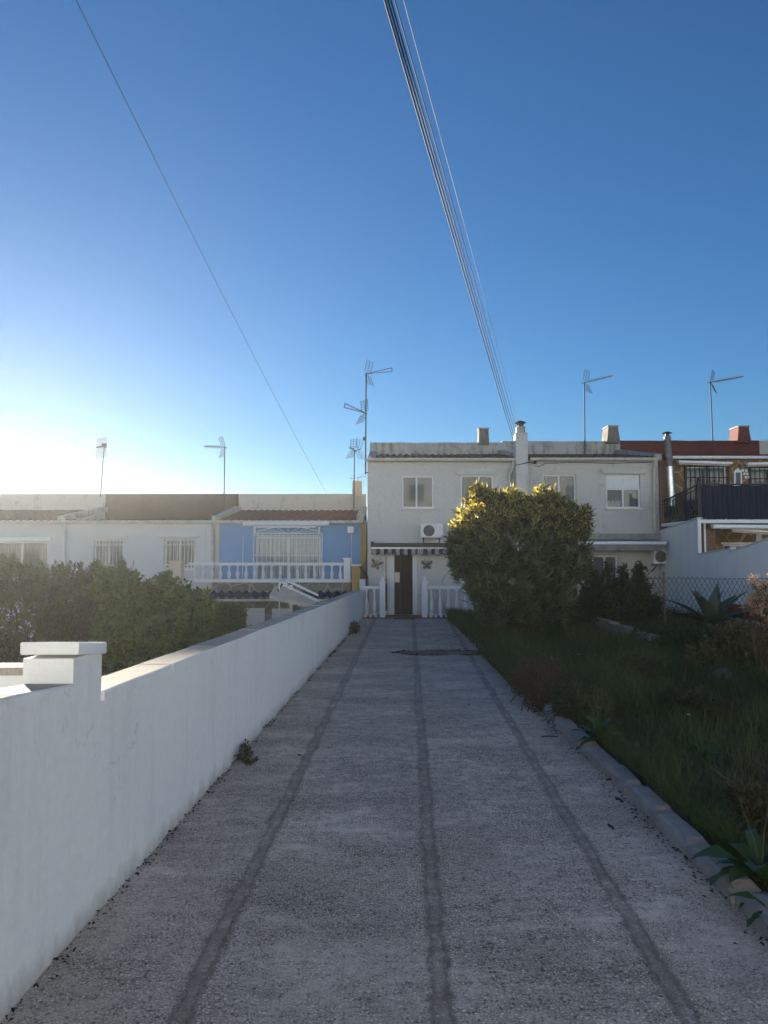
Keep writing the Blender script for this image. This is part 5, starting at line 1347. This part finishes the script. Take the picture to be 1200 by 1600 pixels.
# crumbs and leaf scraps gathered along the patch, kerb and wall foot
r = np.random.default_rng(61); pts = []
for _ in range(700):
    a = r.random()*6.283; pts.append((c0.x + (.85 + .2*r.random())*math.cos(a), c0.y + (.30 + .12*r.random())*math.sin(a)))
for _ in range(500): yv = 3 + 8*r.random(); pts.append((KX - .02 - .06*abs(r.normal()), yv))
for _ in range(900): yv = 3 + 19*r.random(); pts.append((wallx(yv) + .005 + .025*abs(r.normal()), yv))
for _ in range(260): pts.append((.9 + 1.0*r.random(), 15.8 + 6*r.random()))
pts = np.array(pts); n = len(pts); keep = np.array([mnoise.noise(Vector((a*2, b_*2, 7))) > -.15 for a, b_ in pts]); pts = pts[keep]; n = len(pts)
pos = np.concatenate([pts, np.full((n,1), .018)], 1)
d = unit(np.concatenate([r.normal(size=(n,2)), r.normal(size=(n,1))*.25], 1))
V, Fc = leaf_arrays(pos, d, np.tile([0,0,1.], (n,1)) + r.normal(size=(n,3))*.3, .016 + .026*r.random(n) + .012*(np.abs(pts[:,1]-c0.y) < .6), .009 + .013*r.random(n) + .01*(np.abs(pts[:,1]-c0.y) < .6), .3, .1)
tag(npmesh('leaf_litter', V, Fc, M['copper']), 'dark crumbs and leaf scraps along the driveway edges', 'litter', kind='stuff')

# ================================================================ UNSEEN HOUSES ADDED TO BOUNCE SUNLIGHT INTO THE SHADE (behind the camera)
def fill_house(x0, x1, h, label, nx, nz, yfr=-12.5):
    t = thing('fill_house', label, 'house', ((x0+x1)/2, yfr, 0), 'unseen houses added for bounce light')
    holes = []
    for i in range(nx):
        for j in range(nz):
            cx = x0 + (x1-x0)*(i+.5)/nx; z = .9 + 2.7*j; holes.append((cx-.6, cx+.6, z, z+1.3))
    b = MB()
    def fl(mb): return None
    tmp = MB(); facade(tmp, -x1, -x0, -.1, h, 0, [(-c[1], -c[0], c[2], c[3]) for c in holes])
    b.v = [(-v[0], yfr - v[1], v[2]) for v in tmp.v]; b.f = tmp.f
    b.quad((x0, yfr-9, -.1), (x1, yfr-9, -.1), (x1, yfr-9, h), (x0, yfr-9, h))
    for x in (x0, x1): b.quad((x, yfr, -.1), (x, yfr-9, -.1), (x, yfr-9, h), (x, yfr, h))
    b.build('wall', M['fill_white'], t)
    b = MB(); b.box(x0-.1, x1+.1, yfr-9.1, yfr+.15, h+.003, h+.25); b.build('roof', M['facade_rough'], t)
    for c in holes:
        b = MB(); b.box(c[0]+.003, c[1]-.003, yfr-.14, yfr-.10, c[2]+.003, c[3]-.003); b.build('window', M['blindlight'], t)
xx = -62.0; sr = random.Random(9)
for i, (w_, h_, lb) in enumerate([(16, 6.4, 'unseen white two storey house added for bounce light, leftmost of its row'), (14, 8.4, 'unseen white three storey house added for bounce light beside the leftmost one'), (18, 6.4, 'unseen wide white two storey house added for bounce light left of the driveway'), (15, 8.4, 'unseen white three storey house added for bounce light facing the driveway'), (16, 8.4, 'unseen white three storey house added for bounce light right of the driveway'), (18, 8.4, 'unseen wide white three storey house added for bounce light, second from the right end'), (18, 8.4, 'unseen white three storey house added for bounce light at the right end')]):
    fill_house(xx, xx + w_, h_, lb, int(w_/3.2), 2 if h_ < 7 else 3); xx += w_ + .02

# ================================================================ THIN VOLUME ADDED IN PLACE OF LENS GLARE
b = MB(); b.box(-150, 150, -80, 150, -2.7, 9.3)
ht = NT('flare_volume'); pv = ht.a('VolumePrincipled', i={'Color': (.95,.96,.93,1), 'Density': FLARE_DENSITY, 'Anisotropy': .70}); ht.l(pv.outputs[0], ht.out.inputs['Volume'])
tag(b.build('glare', ht.m), 'added thin volume imitating lens haze glowing toward the low sun', 'glare', kind='stuff')

# ================================================================ LIGHT, SKY, CAMERA
sd_ = Vector((-.568, .9945, .1268)).normalized()
ELEV = math.asin(sd_.z) + R(.25); AZ = math.atan2(sd_.x, sd_.y)
sd_ = Vector((math.sin(AZ)*math.cos(ELEV), math.cos(AZ)*math.cos(ELEV), math.sin(ELEV)))
sun = bpy.data.lights.new('sun', 'SUN'); sun.energy = 5.0; sun.angle = R(.5); sun.color = (1, .91, .76)
so = bpy.data.objects.new('sun', sun); COL.objects.link(so); so.rotation_euler = sd_.to_track_quat('Z', 'Y').to_euler()
wd = bpy.data.worlds.new('World'); scene.world = wd; wd.use_nodes = True
nt = wd.node_tree; bg = nt.nodes['Background']
sky = nt.nodes.new('ShaderNodeTexSky'); sky.sky_type = 'NISHITA'; sky.sun_disc = False
sky.sun_elevation = ELEV; sky.sun_rotation = AZ
sky.air_density = 1.0; sky.dust_density = .0; sky.ozone_density = 5.0; sky.altitude = 0
nt.links.new(sky.outputs[0], bg.inputs[0]); bg.inputs[1].default_value = .05
cam = bpy.data.cameras.new('camera'); co = bpy.data.objects.new('camera', cam); COL.objects.link(co)
co.location = (0, 0, CZ); co.rotation_euler = (math.pi/2 + PITCH, 0, 0)
cam.sensor_fit = 'VERTICAL'; cam.sensor_height = 24; cam.lens = 24*F/1600; cam.clip_start = .05; cam.clip_end = 2000
scene.camera = co
scene.view_settings.view_transform = 'Standard'; scene.view_settings.look = 'None'; scene.view_settings.exposure = 1.94; scene.view_settings.gamma = 1
scene.cycles.use_denoising = True
scene.cycles.max_bounces = 6; scene.cycles.diffuse_bounces = 4; scene.cycles.transparent_max_bounces = 8
